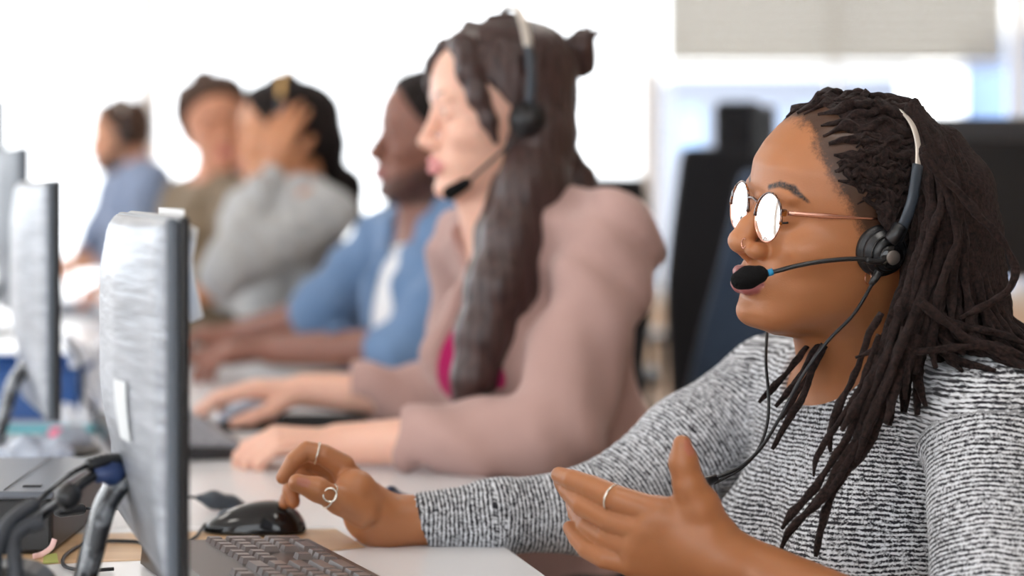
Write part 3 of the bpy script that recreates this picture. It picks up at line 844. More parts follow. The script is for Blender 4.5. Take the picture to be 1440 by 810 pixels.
# falling dreadlocks: five guide curves seen from the side, blended, in layers
GD = np.array([
 [(1258,168),(1284,222),(1300,285),(1292,340),(1281,385),(1268,430),(1250,480),(1226,535),(1192,605)],
 [(1272,164),(1306,215),(1322,285),(1316,340),(1305,390),(1290,437),(1268,490),(1242,545),(1214,622)],
 [(1286,166),(1328,210),(1346,280),(1346,340),(1338,390),(1330,436),(1330,472),(1358,492),(1410,508)],
 [(1292,164),(1330,204),(1352,262),(1360,330),(1364,390),(1376,438),(1390,475),(1424,500),(1475,530)],
 [(1296,164),(1338,202),(1362,262),(1374,330),(1386,390),(1404,440),(1436,480),(1470,515),(1500,560)]], float)
DD = np.array([2.03, 1.99, 1.968, 1.962, 1.958, 1.95, 1.94, 1.93, 1.915])
def guide(s, dz, jit, seed, cut=9):
    rs = np.random.default_rng(seed)
    i = min(int(s * 4), 3); t = s * 4 - i; g = GD[i] * (1 - t) + GD[i+1] * t
    dep = DD + dz * np.array([.6, .9, 1, 1, 1, 1, 1, 1, 1]) + .035 * max(0, s - .6) / .4
    w = np.cumsum(rs.standard_normal((9, 2)), 0) * jit * np.array([[.5, .25]]); w -= w[0]
    return [P(g[j][0] + w[j][0], g[j][1] + w[j][1], dep[j]) for j in range(cut)]
HB2 = SDF(); HB2.pr = S1.pr[:HEADN] + G1.pr[:9]
k = 500
for (num, dz, jit, r) in ((19, 0.0, 7, .0043), (20, .018, 7, .0042), (18, .05, 7, .0042), (14, .10, 8, .0044), (10, .145, 8, .0045)):
    for i in range(num):
        s = (i + .5) / num + rng.uniform(-.3, .3) / num
        if dz > .04 and s < .25: s += .3
        pts = push(guide(float(np.clip(s, 0, 1)), dz + rng.uniform(-.010, .012), jit, k, 9 if rng.random() < .75 else 8), HB2, r * .9)
        b_ = fuzz_tube(pts, r * rng.uniform(.85, 1.15), k); k += 1
        if dz < .03: b_.build('dreadlock', M_dread, person1)
        else: rest(b_)
REST.build('dreadlocks', M_dread, person1)['kind'] = 'stuff'
# dark mass inside the curtain
HM = SDF()
HM.custom(lambda p: np.maximum(HS.eval(p) - .002, -((p - CC) @ H1[1]) @ V(-.86, 0, .5) - .002), CC, .13, 0, 'u')
for s, w in ((.30, .012), (.55, .016), (.8, .014)):
    g = guide(s, .045, 0, 1); HM.path([g[1], g[2], g[3], g[4], g[5], g[6]], [w, w*1.6, w*1.8, w*1.8, w*1.6, w], .02)
v, f = HM.mesh('hair', .003)
v = v + rng.standard_normal(v.shape) * .0004
link_mesh('hair', mesh_np('hair', v, f), M_dread, person1)
# single ones one can follow in the photograph
TR_ = [
 ([(1300,205),(1321,250),(1323,288),(1311,326),(1295,372),(1286,407),(1276,441),(1258,475),(1232,520)], 1.945, .0043),
 ([(1312,225),(1336,285),(1346,335),(1334,372),(1322,407),(1320,434),(1334,452),(1360,461),(1400,468),(1450,486)], 1.942, .0043),
 ([(1298,215),(1320,245),(1346,268),(1376,303),(1402,329),(1421,359),(1428,385),(1415,411),(1385,430),(1350,447)], 1.938, .0041),
 ([(1296,425),(1318,445),(1338,460),(1362,478),(1398,492),(1450,520)], 1.925, .0046),
 ([(1270,480),(1290,494),(1330,490),(1368,487),(1405,487),(1450,508)], 1.925, .0040),
 ([(1262,430),(1262,463),(1245,482),(1222,496),(1203,503)], 1.932, .0038),
 ([(1240,440),(1222,470),(1214,495),(1200,531),(1179,572),(1167,609),(1168,636)], 1.935, .0036),
 ([(1236,470),(1222,510),(1209,545),(1182,590),(1160,622),(1147,648),(1144,670)], 1.930, .0030),
 ([(1262,450),(1245,499),(1222,545),(1195,609),(1172,645),(1145,687),(1113,723),(1099,744)], 1.925, .0040),
 ([(1272,460),(1259,508),(1236,568),(1209,613),(1177,659),(1154,700),(1110,748),(1097,776)], 1.922, .0042),
 ([(1266,480),(1248,530),(1225,585),(1200,635),(1175,680),(1146,712),(1124,730),(1104,752)], 1.918, .0036),
 ([(1280,470),(1268,518),(1245,572),(1218,632),(1186,668),(1163,714),(1152,755),(1147,783)], 1.925, .0042),
 ([(1254,480),(1232,540),(1212,590),(1196,640),(1160,690),(1138,716)], 1.920, .0034),
 ([(1290,470),(1280,505),(1275,531),(1272,562)], 1.925, .0040),
 ([(1285,440),(1262,500),(1246,545),(1222,600),(1204,650)], 1.915, .0042),
 ([(1150,470),(1133,490),(1104,527),(1067,566)], 2.06, .0036),
 ([(1155,480),(1140,502),(1118,540),(1090,572)], 2.05, .0036),
 ([(1160,485),(1145,510),(1131,554),(1108,591),(1086,632)], 2.04, .0040),
 ([(1158,492),(1136,530),(1116,560),(1098,590)], 2.05, .0032),
]
k = 900
for pts, d, r in TR_:
    n = len(pts)
    p3 = [P(x, y, d) for x, y in pts]
    fuzz_tube(push(p3, HB2, r * .9), r * .88, k, n=11).build('dreadlock', M_dread, person1); k += 1
# eyelashes, eyebrows stay in the skin
M_lash = mat('lash_mat', srgb(22, 16, 14), .6)
for sg in (1, -1):
    MB().tube(push(spline([hp(90, 21*sg, -6), hp(94, 28*sg, -8), hp(93.5, 36*sg, -8), hp(86, 45*sg, -5)], 5), HS, .0004, 4, True), .0010, 6).build('eyelashes', M_lash, person1)
# ------------------------------------------------------------------ glasses, headset, jewellery of the nearest woman
def ray_plane(px, py, M, xl=None, yl=None):
    """point on the pixel's line of sight in the local plane x=xl or y=yl (mm)"""
    a = V(0, 0, CAMZ); dvec = P(px, py, 1.0) - a
    n = M[1][:, 0] if xl is not None else M[1][:, 1]
    c = M[0] + M[2] * n * (xl if xl is not None else yl) * MM
    return a + dvec * (np.dot(c - a, n) / np.dot(dvec, n))
M_gold = mat('rose_gold_mat', srgb(214, 160, 140), .25, 1.0)
M_tort = mat('tortoise_mat', srgb(62, 34, 28), .12, noise=(160, srgb(150, 84, 34), .5, .66), Coat_Weight=.6)
M_silver = mat('silver_mat', srgb(226, 220, 208), .22, 1.0)
lg = NT('lens_mat'); lg.b.inputs['Base Color'].default_value = (1, 1, 1, 1); lg.b.inputs['Roughness'].default_value = .015
lg.b.inputs['Metallic'].default_value = 1.0
tr = lg.n('BsdfTransparent'); mx = lg.n('MixShader'); fr = lg.n('Fresnel'); fr.inputs['IOR'].default_value = 1.9
lg.l(lg.math('ADD', lg.math('MULTIPLY', fr.outputs[0], 1.2), .10, True), mx.inputs[0]); lg.l(tr.outputs[0], mx.inputs[1]); lg.l(lg.b.outputs[0], mx.inputs[2])
lg.l(mx.outputs[0], lg.t.nodes['Material Output'].inputs['Surface'])
glasses = empty('glasses', hp(100, 0, -5), label='round glasses with thin rose gold rims and tortoiseshell brows, worn by the woman with dreadlocks', cat='glasses')
GX, GL, GU = H1[1].T
def lens(px, py, sg, R=.0222):
    c = ray_plane(px, py, H1, xl=103)
    wr = math.radians(5) * sg; n = unit(GX * math.cos(wr) + GL * math.sin(wr)); side = unit(GL - np.dot(GL, n) * n); up = np.cross(n, side)
    up = up * (1 if np.dot(up, UP) > 0 else -1)
    ring = lambda a, rr=R: c + rr * (math.cos(a) * side * 1.0 + math.sin(a) * up * 1.0) 
    full = [ring(2 * math.pi * i / 48) for i in range(49)]
    MB().tube(full, .00065, 8, False).build('rim', M_gold, glasses)
    # brow piece over the upper half
    a0, a1 = (math.radians(-6), math.radians(186))
    arc = [ring(a0 + (a1 - a0) * i / 28, R + .0004) for i in range(29)]
    MB().tube(arc, [.0010 + .0007 * (abs(i - 14) / 14) ** 2 for i in range(29)], 8).build('brow_bar', M_tort, glasses)
    v = [c + n * .0012]; fcs = []
    for k in range(1, 7):
        for i in range(40):
            a = 2 * math.pi * i / 40; rr = R * k / 6
            v.append(c + rr * (math.cos(a) * side + math.sin(a) * up) + n * .0012 * (1 - (k / 6) ** 2))
    for i in range(40): fcs.append([0, 1 + i, 1 + (i + 1) % 40])
    for k in range(5):
        for i in range(40): fcs.append([1 + k*40 + i, 1 + (k+1)*40 + i, 1 + (k+1)*40 + (i+1) % 40, 1 + k*40 + (i+1) % 40])
    MB().add(v, fcs, True).build('lens', lg.m, glasses)
    return c, ring, n, side, up
c1, r1, n1, s1, u1 = lens(1080, 306, 1)
c2, r2, n2, s2, u2 = lens(1040, 289, -1)
MB().tube(spline([r1(math.radians(152)), (r1(math.radians(150)) + r2(math.radians(30))) / 2 + u1 * .0015 + n1 * .001, r2(math.radians(28))], 6), .0014, 8).build('bridge', M_tort, glasses)
for c_, rg, s_ in ((c1, r1, 178), (c2, r2, 2)):
    a = rg(math.radians(s_ + (10 if s_ > 90 else -10))); MB().tube([a, a - GX * .004 - GU * .002, a - GX * .007 - GU * .005], .0008, 6).build('nose_pad_arm', M_gold, glasses)
for (c_, rg, sg, ang) in ((c1, r1, 1, 22), (c2, r2, -1, 158)):
    h = rg(math.radians(ang), .0225)
    Mr = np.stack([GX, GL, GU], 1)
    MB().box(h - GX * .002, (.006, .0045, .0065), Mr, .001).build('end_piece', M_tort, glasses)
    e = hp(-2, 80 * sg, 4) if sg < 0 else ray_plane(1236, 308, H1, yl=78.5)
    m_ = h - GX * .006 + GL * sg * .001
    pts = [m_ + (e - m_) * t + GL * sg * .003 * math.sin(math.pi * t) for t in np.linspace(0, 1, 12)]
    MB().tube(pts, [.0021, .0021, .0021, .0022, .0024, .0024, .0018, .0015, .0013, .0012, .0012, .0012], 8, True, .35, GU).build('temple_arm', M_gold, glasses)
    MB().tube([e, e - GX * .015 - GU * .004, e - GX * .028 - GU * .016], .0015, 8).build('temple_tip', M_tort, glasses)

# ---- headset
M_blk = mat('black_plastic_mat', srgb(26, 27, 30), .35)
M_blkg = mat('black_gloss_mat', srgb(18, 19, 22), .12)
M_foam = mat('foam_mat', srgb(20, 20, 21), .95, bump=(900, .9), spec=.15)
M_leather = mat('ear_pad_mat', srgb(24, 24, 26), .42, bump=(500, .5))
M_slate = mat('slate_plastic_mat', srgb(58, 66, 76), .35)
M_band = mat('headband_mat', srgb(214, 206, 196), .35, .4)
M_cable = mat('cable_mat', srgb(20, 22, 27), .45)
M_blue = mat('blue_collar_mat', srgb(28, 140, 190), .4)
hs1 = empty('headset', hp(0, 84, -12), label='black call centre headset with a pale metal band worn over the dreadlocks', cat='headset')
E0 = P(1241, 353, 1.985)
ax = unit(GL + GX * .03)
MB().lathe([(.010, -.007), (.019, -.009), (.0235, -.004), (.0245, 0), (.0235, .004), (.018, .0065), (.010, .006)], E0 - ax * .004, ax, 40).build('ear_pad', M_leather, hs1)
hsg = E0 + ax * .004
MB().lathe([(.0200, -.003), (.0212, .001), (.0205, .004), (.0165, .0055), (.0158, .0105), (.0150, .0125), (.0100, .0132), (.0001, .0132)], hsg, ax, 40).build('housing', M_blk, hs1)
MB().lathe([(.0166, .0065), (.0175, .0082), (.0166, .0100)], hsg, ax, 40, True).build('housing_ring', M_blkg, hs1)
MB().lathe([(.0112, .012), (.0116, .0155), (.0105, .0175), (.0001, .0178)], hsg + GU * -.002, ax, 36).build('boom_pivot', M_blkg, hs1)
MB().lathe([(.0066, .0172), (.0068, .0184), (.0060, .0190), (.0001, .0191)], hsg + GU * -.002, ax, 32).build('pivot_cap', mat('cap_mat', srgb(122, 116, 112), .4, .7), hs1)
MB().lathe([(.0001, -.006), (.022, -.008), (.024, 0), (.018, .008), (.0001, .009)], hp(-4, -84, -14), -GL, 30).build('ear_pad', M_leather, hs1)
arm = spline([P(1262, 338, 1.972), P(1270, 318, 1.966), P(1283, 282, 1.962), P(1291, 232, 1.970)], 8)
MB().tube(arm, .0030, 10, True, 1.9, GL).build('band_arm', M_slate, hs1)
MB().tube(spline([P(1252, 338, 1.966), P(1259, 330, 1.964), P(1266, 318, 1.966)], 4), .0065, 12, True, 1.0, GL).build('arm_joint', M_blk, hs1)
bandp = [P(1291, 236, 1.970), P(1291, 205, 1.982), P(1285, 180, 1.988), P(1274, 163, 2.006), P(1260, 151, 2.035), P(1242, 141, 2.08), P(1224, 145, 2.12), P(1208, 170, 2.135), hp(-14, -84, 28), hp(-6, -86, -2)]
MB().tube(spline(bandp, 8), .0011, 10, True, 3.0, GL).build('headband', M_band, hs1)
pv = hsg + ax * .014 + GU * -.002
boom = spline([pv, P(1232, 368, 1.962), P(1206, 364, 1.958), P(1160, 367, 1.954), P(1120, 374, 1.953), P(1097, 380, 1.955), P(1084, 383, 1.957)], 8)
MB().tube(boom[:14], .0028, 10).build('boom_root', M_blk, hs1)
MB().tube(boom[10:], .0021, 10).build('boom', M_blk, hs1)
MB().tube([P(1087, 382, 1.957), P(1080, 384, 1.957)], .0032, 12).build('boom_collar', M_blue, hs1)
fm = SDF(); fm.path([P(1067, 386, 1.957), P(1052, 390, 1.958), P(1041, 394, 1.960)], [.0082, .0098, .0086], .004)
v, f = fm.mesh('microphone', .0011); link_mesh('microphone', mesh_np('microphone', v, f), M_foam, hs1)
MB().tube([P(1080, 384, 1.957), P(1070, 386, 1.957)], .0036, 12).build('boom_tip', M_blk, hs1)
GALL = SDF(); GALL.pr = S1.pr + G1.pr
def cable_path(pts, r): return push(spline(pts, 6), GALL, r + .0006, 2)
MB().tube([P(1236, 382, 1.962), P(1229, 394, 1.962), P(1224, 401, 1.962)], [.004, .0035, .0024], 10).build('cable_boot', M_blk, hs1)
MB().tube(cable_path([P(1230, 393, 1.962), P(1202, 440, 1.955), P(1163, 481, 1.95), P(1127, 531, 1.95), P(1098, 585, 1.95), P(1070, 630, 1.96), P(1040, 657, 1.97), P(1002, 674, 1.98)], .0017), .0017, 8).build('cable', M_cable, hs1)
MB().tube(cable_path([P(1079, 462, 2.10), P(1077, 508, 2.06), P(1081, 560, 2.03), P(1078, 600, 2.01), P(1064, 636, 1.99), P(1040, 660, 1.985), P(1004, 680, 1.985)], .0015), .0015, 8).build('cable', M_cable, hs1)
MB().tube([P(1008, 672, 1.98), P(988, 680, 1.975), P(978, 686, 1.975)], [.0035, .006, .0045], 10).build('cable_clip', M_blk, hs1)
# ---- jewellery
def torus(c, n, R, r, name, m, parent=None, arc=(0, 360), ref=None):
    n = unit(n); u = unit(np.cross(n, V(0, 0, 1) if abs(n[2]) < .9 else V(1, 0, 0))) if ref is None else unit(np.asarray(ref) - np.dot(ref, n) * n); w_ = np.cross(n, u)
    a0, a1 = map(math.radians, arc)
    pts = [np.asarray(c) + R * (math.cos(a0 + (a1-a0) * i / 32) * u + math.sin(a0 + (a1-a0) * i / 32) * w_) for i in range(33)]
    return MB().tube(pts, r, 8, arc != (0, 360)).build(name, m, parent)
tag(torus(P(862, 700.5, 1.8675), P(832, 685, 1.885) - P(868, 701, 1.866), .0114, .0011, 'ring', M_silver), 'plain silver ring on the index finger of the raised hand nearest the camera', 'ring')
tag(torus(P(446, 637.5, 2.187), P(431, 634, 2.186) - P(456, 640, 2.188), .0108, .0010, 'ring', M_silver), 'thin silver ring on the bent finger of the hand above the mouse', 'ring')
thr = empty('ring', P(464, 696, 2.14), label='silver thumb ring with an open circle, on the hand above the mouse', cat='ring')
torus(P(464, 696, 2.1315), V(.15, -1, .1), .0065, .0011, 'ring_circle', M_silver, thr)
torus(P(464, 698, 2.145), P(446, 688, 2.140) - P(478, 705, 2.150), .0126, .0007, 'ring_band', M_silver, thr)
tag(torus(ray_plane(1046, 342, H1, yl=19.5), GX, .0045, .0005, 'nose_ring', M_gold, None, (-30, 250), GU), 'thin gold hoop in the nostril of the woman with dreadlocks', 'piercing')
tag(torus(P(1221, 391, 1.985), GX, .0055, .0005, 'earring', M_gold), 'small gold hoop earring below the ear cup of the nearest headset', 'earring')
# ------------------------------------------------------------------ the other people in the row
def cloth(name, col, col2=None, rough=.9, scale=14, rib=0):
    g = NT(name)
    c = g.ramp(g.noise(scale, 4), [(.3, col), (.7, col2 or tuple(min(1, a * 1.12) for a in col[:3]) + (1,))])
    g.l(c, g.b.inputs['Base Color']); g.b.inputs['Roughness'].default_value = rough; g.b.inputs['Sheen Weight'].default_value = .2
    g.b.inputs['Specular IOR Level'].default_value = .2
    g.bump(g.math('ADD', g.noise(900, 2), g.math('MULTIPLY', g.noise(45, 4), 2.5)), .4, .0012)
    return g.m
M_trous = cloth('dark_trousers_mat', srgb(36, 38, 46)); M_jeans = cloth('jeans_mat', srgb(52, 66, 96))
M_shoe = mat('shoe_mat', srgb(40, 36, 34), .5); M_shoew = mat('shoe_sole_mat', srgb(220, 220, 220), .6)
def eyeball(M, sg, parent, yaw=0):
    o = hp_(M, 80.8, 32*sg, 0)
    me_p = [(.0001, -.0120), (.006, -.0104), (.0104, -.006), (.0120, 0), (.0104, .006), (.0062, .0103)]
    e = MB().lathe(me_p, o, M[1][:, 0], 20).build('eye', M_white_eye, parent)
    MB().lathe([(.0001, .0096), (.0058, .0102), (.0052, .0109), (.0001, .0119)], o, M[1][:, 0], 18).build('iris', M_iris, e)
M_white_eye = mat('eye_white_mat', srgb(228, 220, 216), .2); M_iris = mat('iris_mat', srgb(40, 26, 18), .08)
def hp_(M, x, y, z): return loc(M, V(x, y, z) * MM)
def lower_body(person, MID, FT_, LT_, trous, hip=.52, spread=.09, h=.008, zt=.72):
    T = SDF(); c = V(MID[0], MID[1], 0)
    Tm = np.stack([FT_, LT_, UP], 1)
    T.ell(c + V(0, 0, hip + .03), (.13, .18, .12), .05, R=Tm)
    legs = []
    for sg in (1, -1):
        hpj = c + LT_ * spread * sg + V(0, 0, hip); kn = c + LT_ * (spread + .03) * sg + FT_ * .43 + V(0, 0, hip - .01)
        an = kn + FT_ * (-.03) + V(0, 0, -(hip - .01) + .10)
        T.path([hpj, kn, an], [.088, .062, .046], .03); legs.append(an)
    v, f = T.mesh('trousers', h); link_mesh('trousers', mesh_np('trousers', v, f), trous, person)
    for an in legs:
        s = SDF(); s.ell(an + FT_ * .06 + V(0, 0, -.062), (.13, .045, .036), .01, R=Tm); s.cone(an, an + V(0, 0, -.05), .042, .040, .02)
        s.box(an + V(0, 0, -.6), (.5, .5, .5), .001, 0, 's')
        v, f = s.mesh('shoe', .005); link_mesh('shoe', mesh_np('shoe', v, f), M_shoe, person)
def body_builder(spec):
    """spec: dict with head frame M, shoulders, elbows, wrists, hands, colours. Returns (person, body SDF, garment SDF, head info)"""
    M = spec['M']; Sn_, Sf_ = spec['S']; MID = (Sn_ + Sf_) / 2; NBp = spec.get('NB', MID + V(0, 0, .05))
    LTp = unit((Sn_ - Sf_) * V(1, 1, 0)); FTp = np.cross(LTp, UP) ; R = np.stack([FTp, LTp, UP], 1); w = np.linalg.norm(Sn_ - Sf_) / .39
    hipc = spec.get('hip', MID + FTp * -.06); hipc = V(hipc[0], hipc[1], 0)
    b = SDF(); inf = add_head(b, M, **spec.get('head', {})); nh = len(b.pr); k = M[2]
    male = spec.get('male', False); nr = .060 if male else .050
    b.cone(hp_(M, -20, 0, -48), NBp + FTp * -.01, nr, nr + .006, .03)
    b.cone(hp_(M, 10, 0, -70), NBp + FTp * .012, .036, .044, .03)
    for s_ in (Sn_, Sf_): b.cone(NBp + V(0, 0, -.015), s_, .046, .044, .03)
    ch = MID + V(0, 0, -.13) + FTp * .005; wa = (MID + hipc) / 2; wa = V(wa[0], wa[1], MID[2] - .34); hh = V(hipc[0], hipc[1], .58)
    prs = [(ch, (.100, .150 * w, .165)), (wa, (.098, .135 * w, .17)), (hh, (.12, .155 * w, .12))]
    for c, r in prs: b.ell(c, r, .05, R=R)
    if not male:
        for sg in (1, -1): b.ell(ch + FTp * .07 + LTp * .07 * sg + V(0, 0, -.03), (.055, .06, .06), .03, R=R)
    arms = spec['arms']
    for (sh, el, wr) in arms: b.path([sh, el, wr], [.046, .038, .026 if not male else .029], .015)
    for hd in spec.get('hands', []): add_hand(b, **hd)
    v, f = b.mesh('body', spec.get('h', .004))
    me = mesh_np('body', v, f); lipm, brow, q = head_attrs(v, M, inf, brow_r=spec.get('brow_r', 3.0))
    attr(me, 'lip', lipm); attr(me, 'brow', brow); attr(me, 'nail', np.zeros(len(v)))
    fz = np.zeros(len(v)); qq = q * 1000
    if spec.get('beard'):
        jaw = np.clip((np.interp(qq[:, 0], [-10, 20, 60, 90, 110], [-20, -40, -62, -76, -80]) - qq[:, 2]) / 8, 0, 1)
        ms = np.clip(1 - np.abs(qq[:, 2] + 58) / 5, 0, 1) * (qq[:, 0] > 84)
        fz = np.maximum(jaw * (qq[:, 2] > -125) * (qq[:, 0] > -5), ms) * spec['beard'] * (lipm < .3) * (np.abs(qq[:, 1]) < 75)
    attr(me, 'fuzz', fz)
    p = empty('person', (MID[0], MID[1], 0), label=spec['label'], cat='person')
    link_mesh('body', me, spec['skin'], p)
    if spec.get('eyes', True):
        for sg in (1, -1): eyeball(M, sg, p)
    g = SDF(); t = spec.get('thick', .009); ex = spec.get('extra', .0)
    for s_ in (Sn_, Sf_): g.cone(NBp + V(0, 0, -.012), s_, .046 + t, .046 + t, .03)
    for c, r in prs: g.ell(c, tuple(a + t + ex for a in r), .05, R=R)
    if not male:
        for sg in (1, -1): g.ell(ch + FTp * .07 + LTp * .07 * sg + V(0, 0, -.03), (.062, .066, .066), .04, R=R)
    for (sh, el, wr), fr in zip(arms, spec['sleeve']):
        if fr < 1: c = el + (wr - el) * fr; g.path([sh, el, c], [.052 + t, .045 + t + ex, .033 + t], .02); u = unit(c - el); rr = .038 + (.026 - .038) * fr
        else: c = wr; g.path([sh, el, c], [.052 + t, .045 + t, .028 + t], .02); u = unit(c - el); rr = .028
        g.cone(c + u * .05, c - u * .02, rr + .004, rr + .004, .002, 's')
        U1 = unit(np.cross(UP, u)); g.box(c + u * .055, (.05, .08, .08), .001, .003, 's', R=np.stack([u, U1, np.cross(u, U1)], 1))
    nk = spec.get('neck', (.03, .03, .078, .072, .055))
    g.ell(NBp + FTp * nk[0] + V(0, 0, nk[1]), nk[2:], .006, 's', R=R)
    fa = spec.get('fold', .003); ph = spec.get('ph', 0)
    def dsp(p_):
        q_ = p_ - MID
        s = fa * np.sin(q_[:, 2] * 42 + 3 * np.sin(q_[:, 0] * 13 + ph) + 2 * np.sin(q_[:, 1] * 11)) * .5 + fa * .5 * np.sin((q_[:, 0] + q_[:, 1] * .5 + q_[:, 2] * .6) * 75 + 2 * np.sin(q_[:, 2] * 20))
        return s
    g.disp = dsp
    spec.update(p=p, b=b, g=g, R=R, MID=MID, FT=FTp, LT=LTp, NB=NBp, nh=nh, hipc=hipc, ch=ch)
    return spec
def finish_garment(sp, name, m, h=.005):
    v, f = sp['g'].mesh(name, h); return link_mesh(name, mesh_np(name, v, f), m, sp['p'])
def cap_hair(sp, off=.009, line=None, low=-45, bump=.002, k=1, m=None, h=.004, extra=None, name='hair', back=-200, seed=0):
    """hair volume over the scalp; line: (z list, x list) hairline in the head frame (mm)"""
    M = sp['M']; hs = SDF(); hs.pr = sp['b'].pr[:sp['nh']]; hs0 = head_loft()
    zl, xl = line or ([-60, -30, 0, 30, 55, 75, 100], [-30, -8, 12, 40, 58, 72, 90])
    def fn(p):
        q = (p - M[0]) @ M[1] / M[2]; d = hs0(q) * M[2] - off
        z = q[:, 2] * 1000; x = q[:, 0] * 1000
        a = np.arctan2(q[:, 1], q[:, 0])
        d = d + bump * (np.sin(a * 34 * k + z * .05) + np.sin(a * 17 * k + z * .11 + seed) + .8 * np.sin(z * .35 * k + a * 9))
        return np.maximum(np.maximum(d, (x - np.interp(z, zl, xl)) * MM * M[2] * .8), (low - z) * MM * M[2])
    H = SDF(); H.custom(fn, loc(M, V(0, 0, .02)), .14 * M[2] + off, 0, 'u')
    if extra: extra(H)
    v, f = H.mesh(name, h); return link_mesh(name, mesh_np(name, v, f), m, sp['p']), H
def strands(name, dark, light, sx=260, sz=9, rough=.38):
    g = NT(name); tc = g.n('TexCoord'); mp = g.n('Mapping'); mp.inputs['Scale'].default_value = (sx, sx, sz); g.l(tc.outputs['Object'], mp.inputs['Vector'])
    n = g.noise(1.0, 4, mp.outputs['Vector'])
    g.l(g.ramp(n, [(.3, dark), (.72, light)]), g.b.inputs['Base Color']); g.b.inputs['Roughness'].default_value = rough
    g.bump(n, .6, .0015); return g.m

def office_chair(x, y, rz, label, mat_f, seat_h=.45, back_top=1.02, w=.46, head=False, arms=True, name='office_chair', group=None, backoff=.0, taper=0):
    """rz: heading the sitter faces"""
    r = empty(name, (x, y, 0), rz, label, 'chair', group)
    L = lambda mb, nm, m: mb.build(nm, m, r, world=False)
    s = SDF(); s.box((0, 0, seat_h - .035), (.235, w/2, .035), .03); s.ell((0, 0, seat_h), (.17, .17, .012), .02)
    v, f = s.mesh('seat', .008); link_mesh('seat', mesh_np('seat', v, f), mat_f, r, False)
    zc = (back_top + seat_h + .10) / 2; hz = (back_top - seat_h - .10) / 2
    def bk(p):
        z = (p[:, 2] - zc) / hz; q = p.copy(); q[:, 0] = p[:, 0] + .225 + backoff + .05 * z + .10 * (p[:, 1] / (w/2)) ** 2 * -.35
        q[:, 1] = p[:, 1] * (1 + taper * z + .10 * np.clip(z, -1, 1) ** 2 + .10 * np.clip(z, 0, 1))
        return d_box(q, V(0, 0, zc), V(.024, w/2, hz), .022) * .8
    s = SDF(); s.custom(bk, (-.22 - backoff, 0, zc), max(hz, w/2) * 1.35, 0); v, f = s.mesh('backrest', .008); link_mesh('backrest', mesh_np('backrest', v, f), mat_f, r, False)
    if head:
        s = SDF(); s.box((-.262 - backoff, 0.055, back_top + .045), (.024, .055, .058), .02); v, f = s.mesh('headrest', .007); link_mesh('headrest', mesh_np('headrest', v, f), mat_f, r, False)
        L(MB().box((-.295 - backoff, 0, back_top + .03), (.012, .05, .12), None, .003), 'headrest_post', M_blk)
    L(MB().tube(spline([(-.05, 0, seat_h - .085), (-.24 - backoff, 0, seat_h - .07), (-.29 - backoff, 0, seat_h + .08), (-.265 - backoff, 0, seat_h + .26)], 6), .016, 8, True, 2.0, (0, 0, 1)), 'back_post', M_blk)
    L(MB().lathe([(.028, .09), (.028, .26), (.016, .26), (.016, seat_h - .07)], (0, 0, 0), (0, 0, 1), 20), 'column', M_blk)
    L(MB().box((0, 0, seat_h - .082), (.2, .16, .03), None, .008), 'mechanism', M_blk)
    if arms:
        for sg in (1, -1):
            L(MB().tube(spline([(.0, sg*(w/2 - .03), seat_h - .075), (.0, sg*(w/2 + .03), seat_h - .06), (-.01, sg*(w/2 + .045), seat_h + .1), (-.01, sg*(w/2 + .04), seat_h + .19)], 5), .013, 8), 'arm_post', M_blk)
            L(MB().box((.01, sg*(w/2 + .04), seat_h + .20), (.25, .065, .028), None, .012, 3), 'armrest', M_blk)
    for i in range(5):
        a = 2 * math.pi * i / 5 + .3; c, s_ = math.cos(a), math.sin(a)
        L(MB().tube([(0.02*c, .02*s_, .105), (.17*c, .17*s_, .095), (.30*c, .30*s_, .068)], [.024, .019, .014], 8), 'base_leg', M_blk)
        L(MB().lathe([(.012, -.024), (.026, -.020), (.026, .020), (.012, .024)], (.305*c, .305*s_, .0265), (-s_, c, 0), 16), 'caster', M_blk)
    return r
M_chairb = cloth('chair_black_mat', srgb(30, 30, 33)); M_chairs = cloth('chair_slate_mat', srgb(54, 68, 88), srgb(64, 80, 102))
# ---- woman 2: long dark hair, dusty pink cardigan
SK2 = skin('skin_fair', srgb(234, 182, 158), srgb(208, 126, 128), srgb(50, 34, 30), srgb(240, 192, 170), .15, .4)
H2 = head_frame((0, 0, 0), 180 + 14, -3, 2, 1.02); H2 = (P(738, 168, 2.86) - H2[2] * (H2[1] @ (V(-4, 80, -14) * MM)), H2[1], H2[2])
A2n = (P(866, 338, 2.79), P(775, 614, 2.72), P(478, 624, 2.80)); A2f = (P(668, 345, 3.10), P(655, 562, 3.28), P(428, 549, 3.30))
W2 = body_builder(dict(M=H2, S=(A2n[0], A2f[0]), arms=(A2n, A2f), sleeve=(.66, .68), skin=SK2, NB=P(712, 292, 2.95), extra=.008,
    label='woman with long dark hair and a bun in a dusty pink cardigan and headset', head=dict(lips=.95, ridge=.2, nosew=.92, cheek=1, ears=False), h=.0034,
    hands=[dict(W=A2n[2], dirv=(-1, -.05, .05), dorsal=(.1, -.25, 1), side=1, curl=(32, 42, 28), thumb=(25, 20), sc=1.02),
           dict(W=A2f[2], dirv=(-1, -.1, .02), dorsal=(0, -.15, 1), side=-1, curl=(14, 22, 20), thumb=(40, 20), sc=1.02)],
    hip=P(862, 560, 2.95), neck=(.055, .015, .095, .062, .10), fold=.008))
M_card = cloth('cardigan_mat', srgb(180, 146, 138), srgb(192, 158, 150), scale=9)
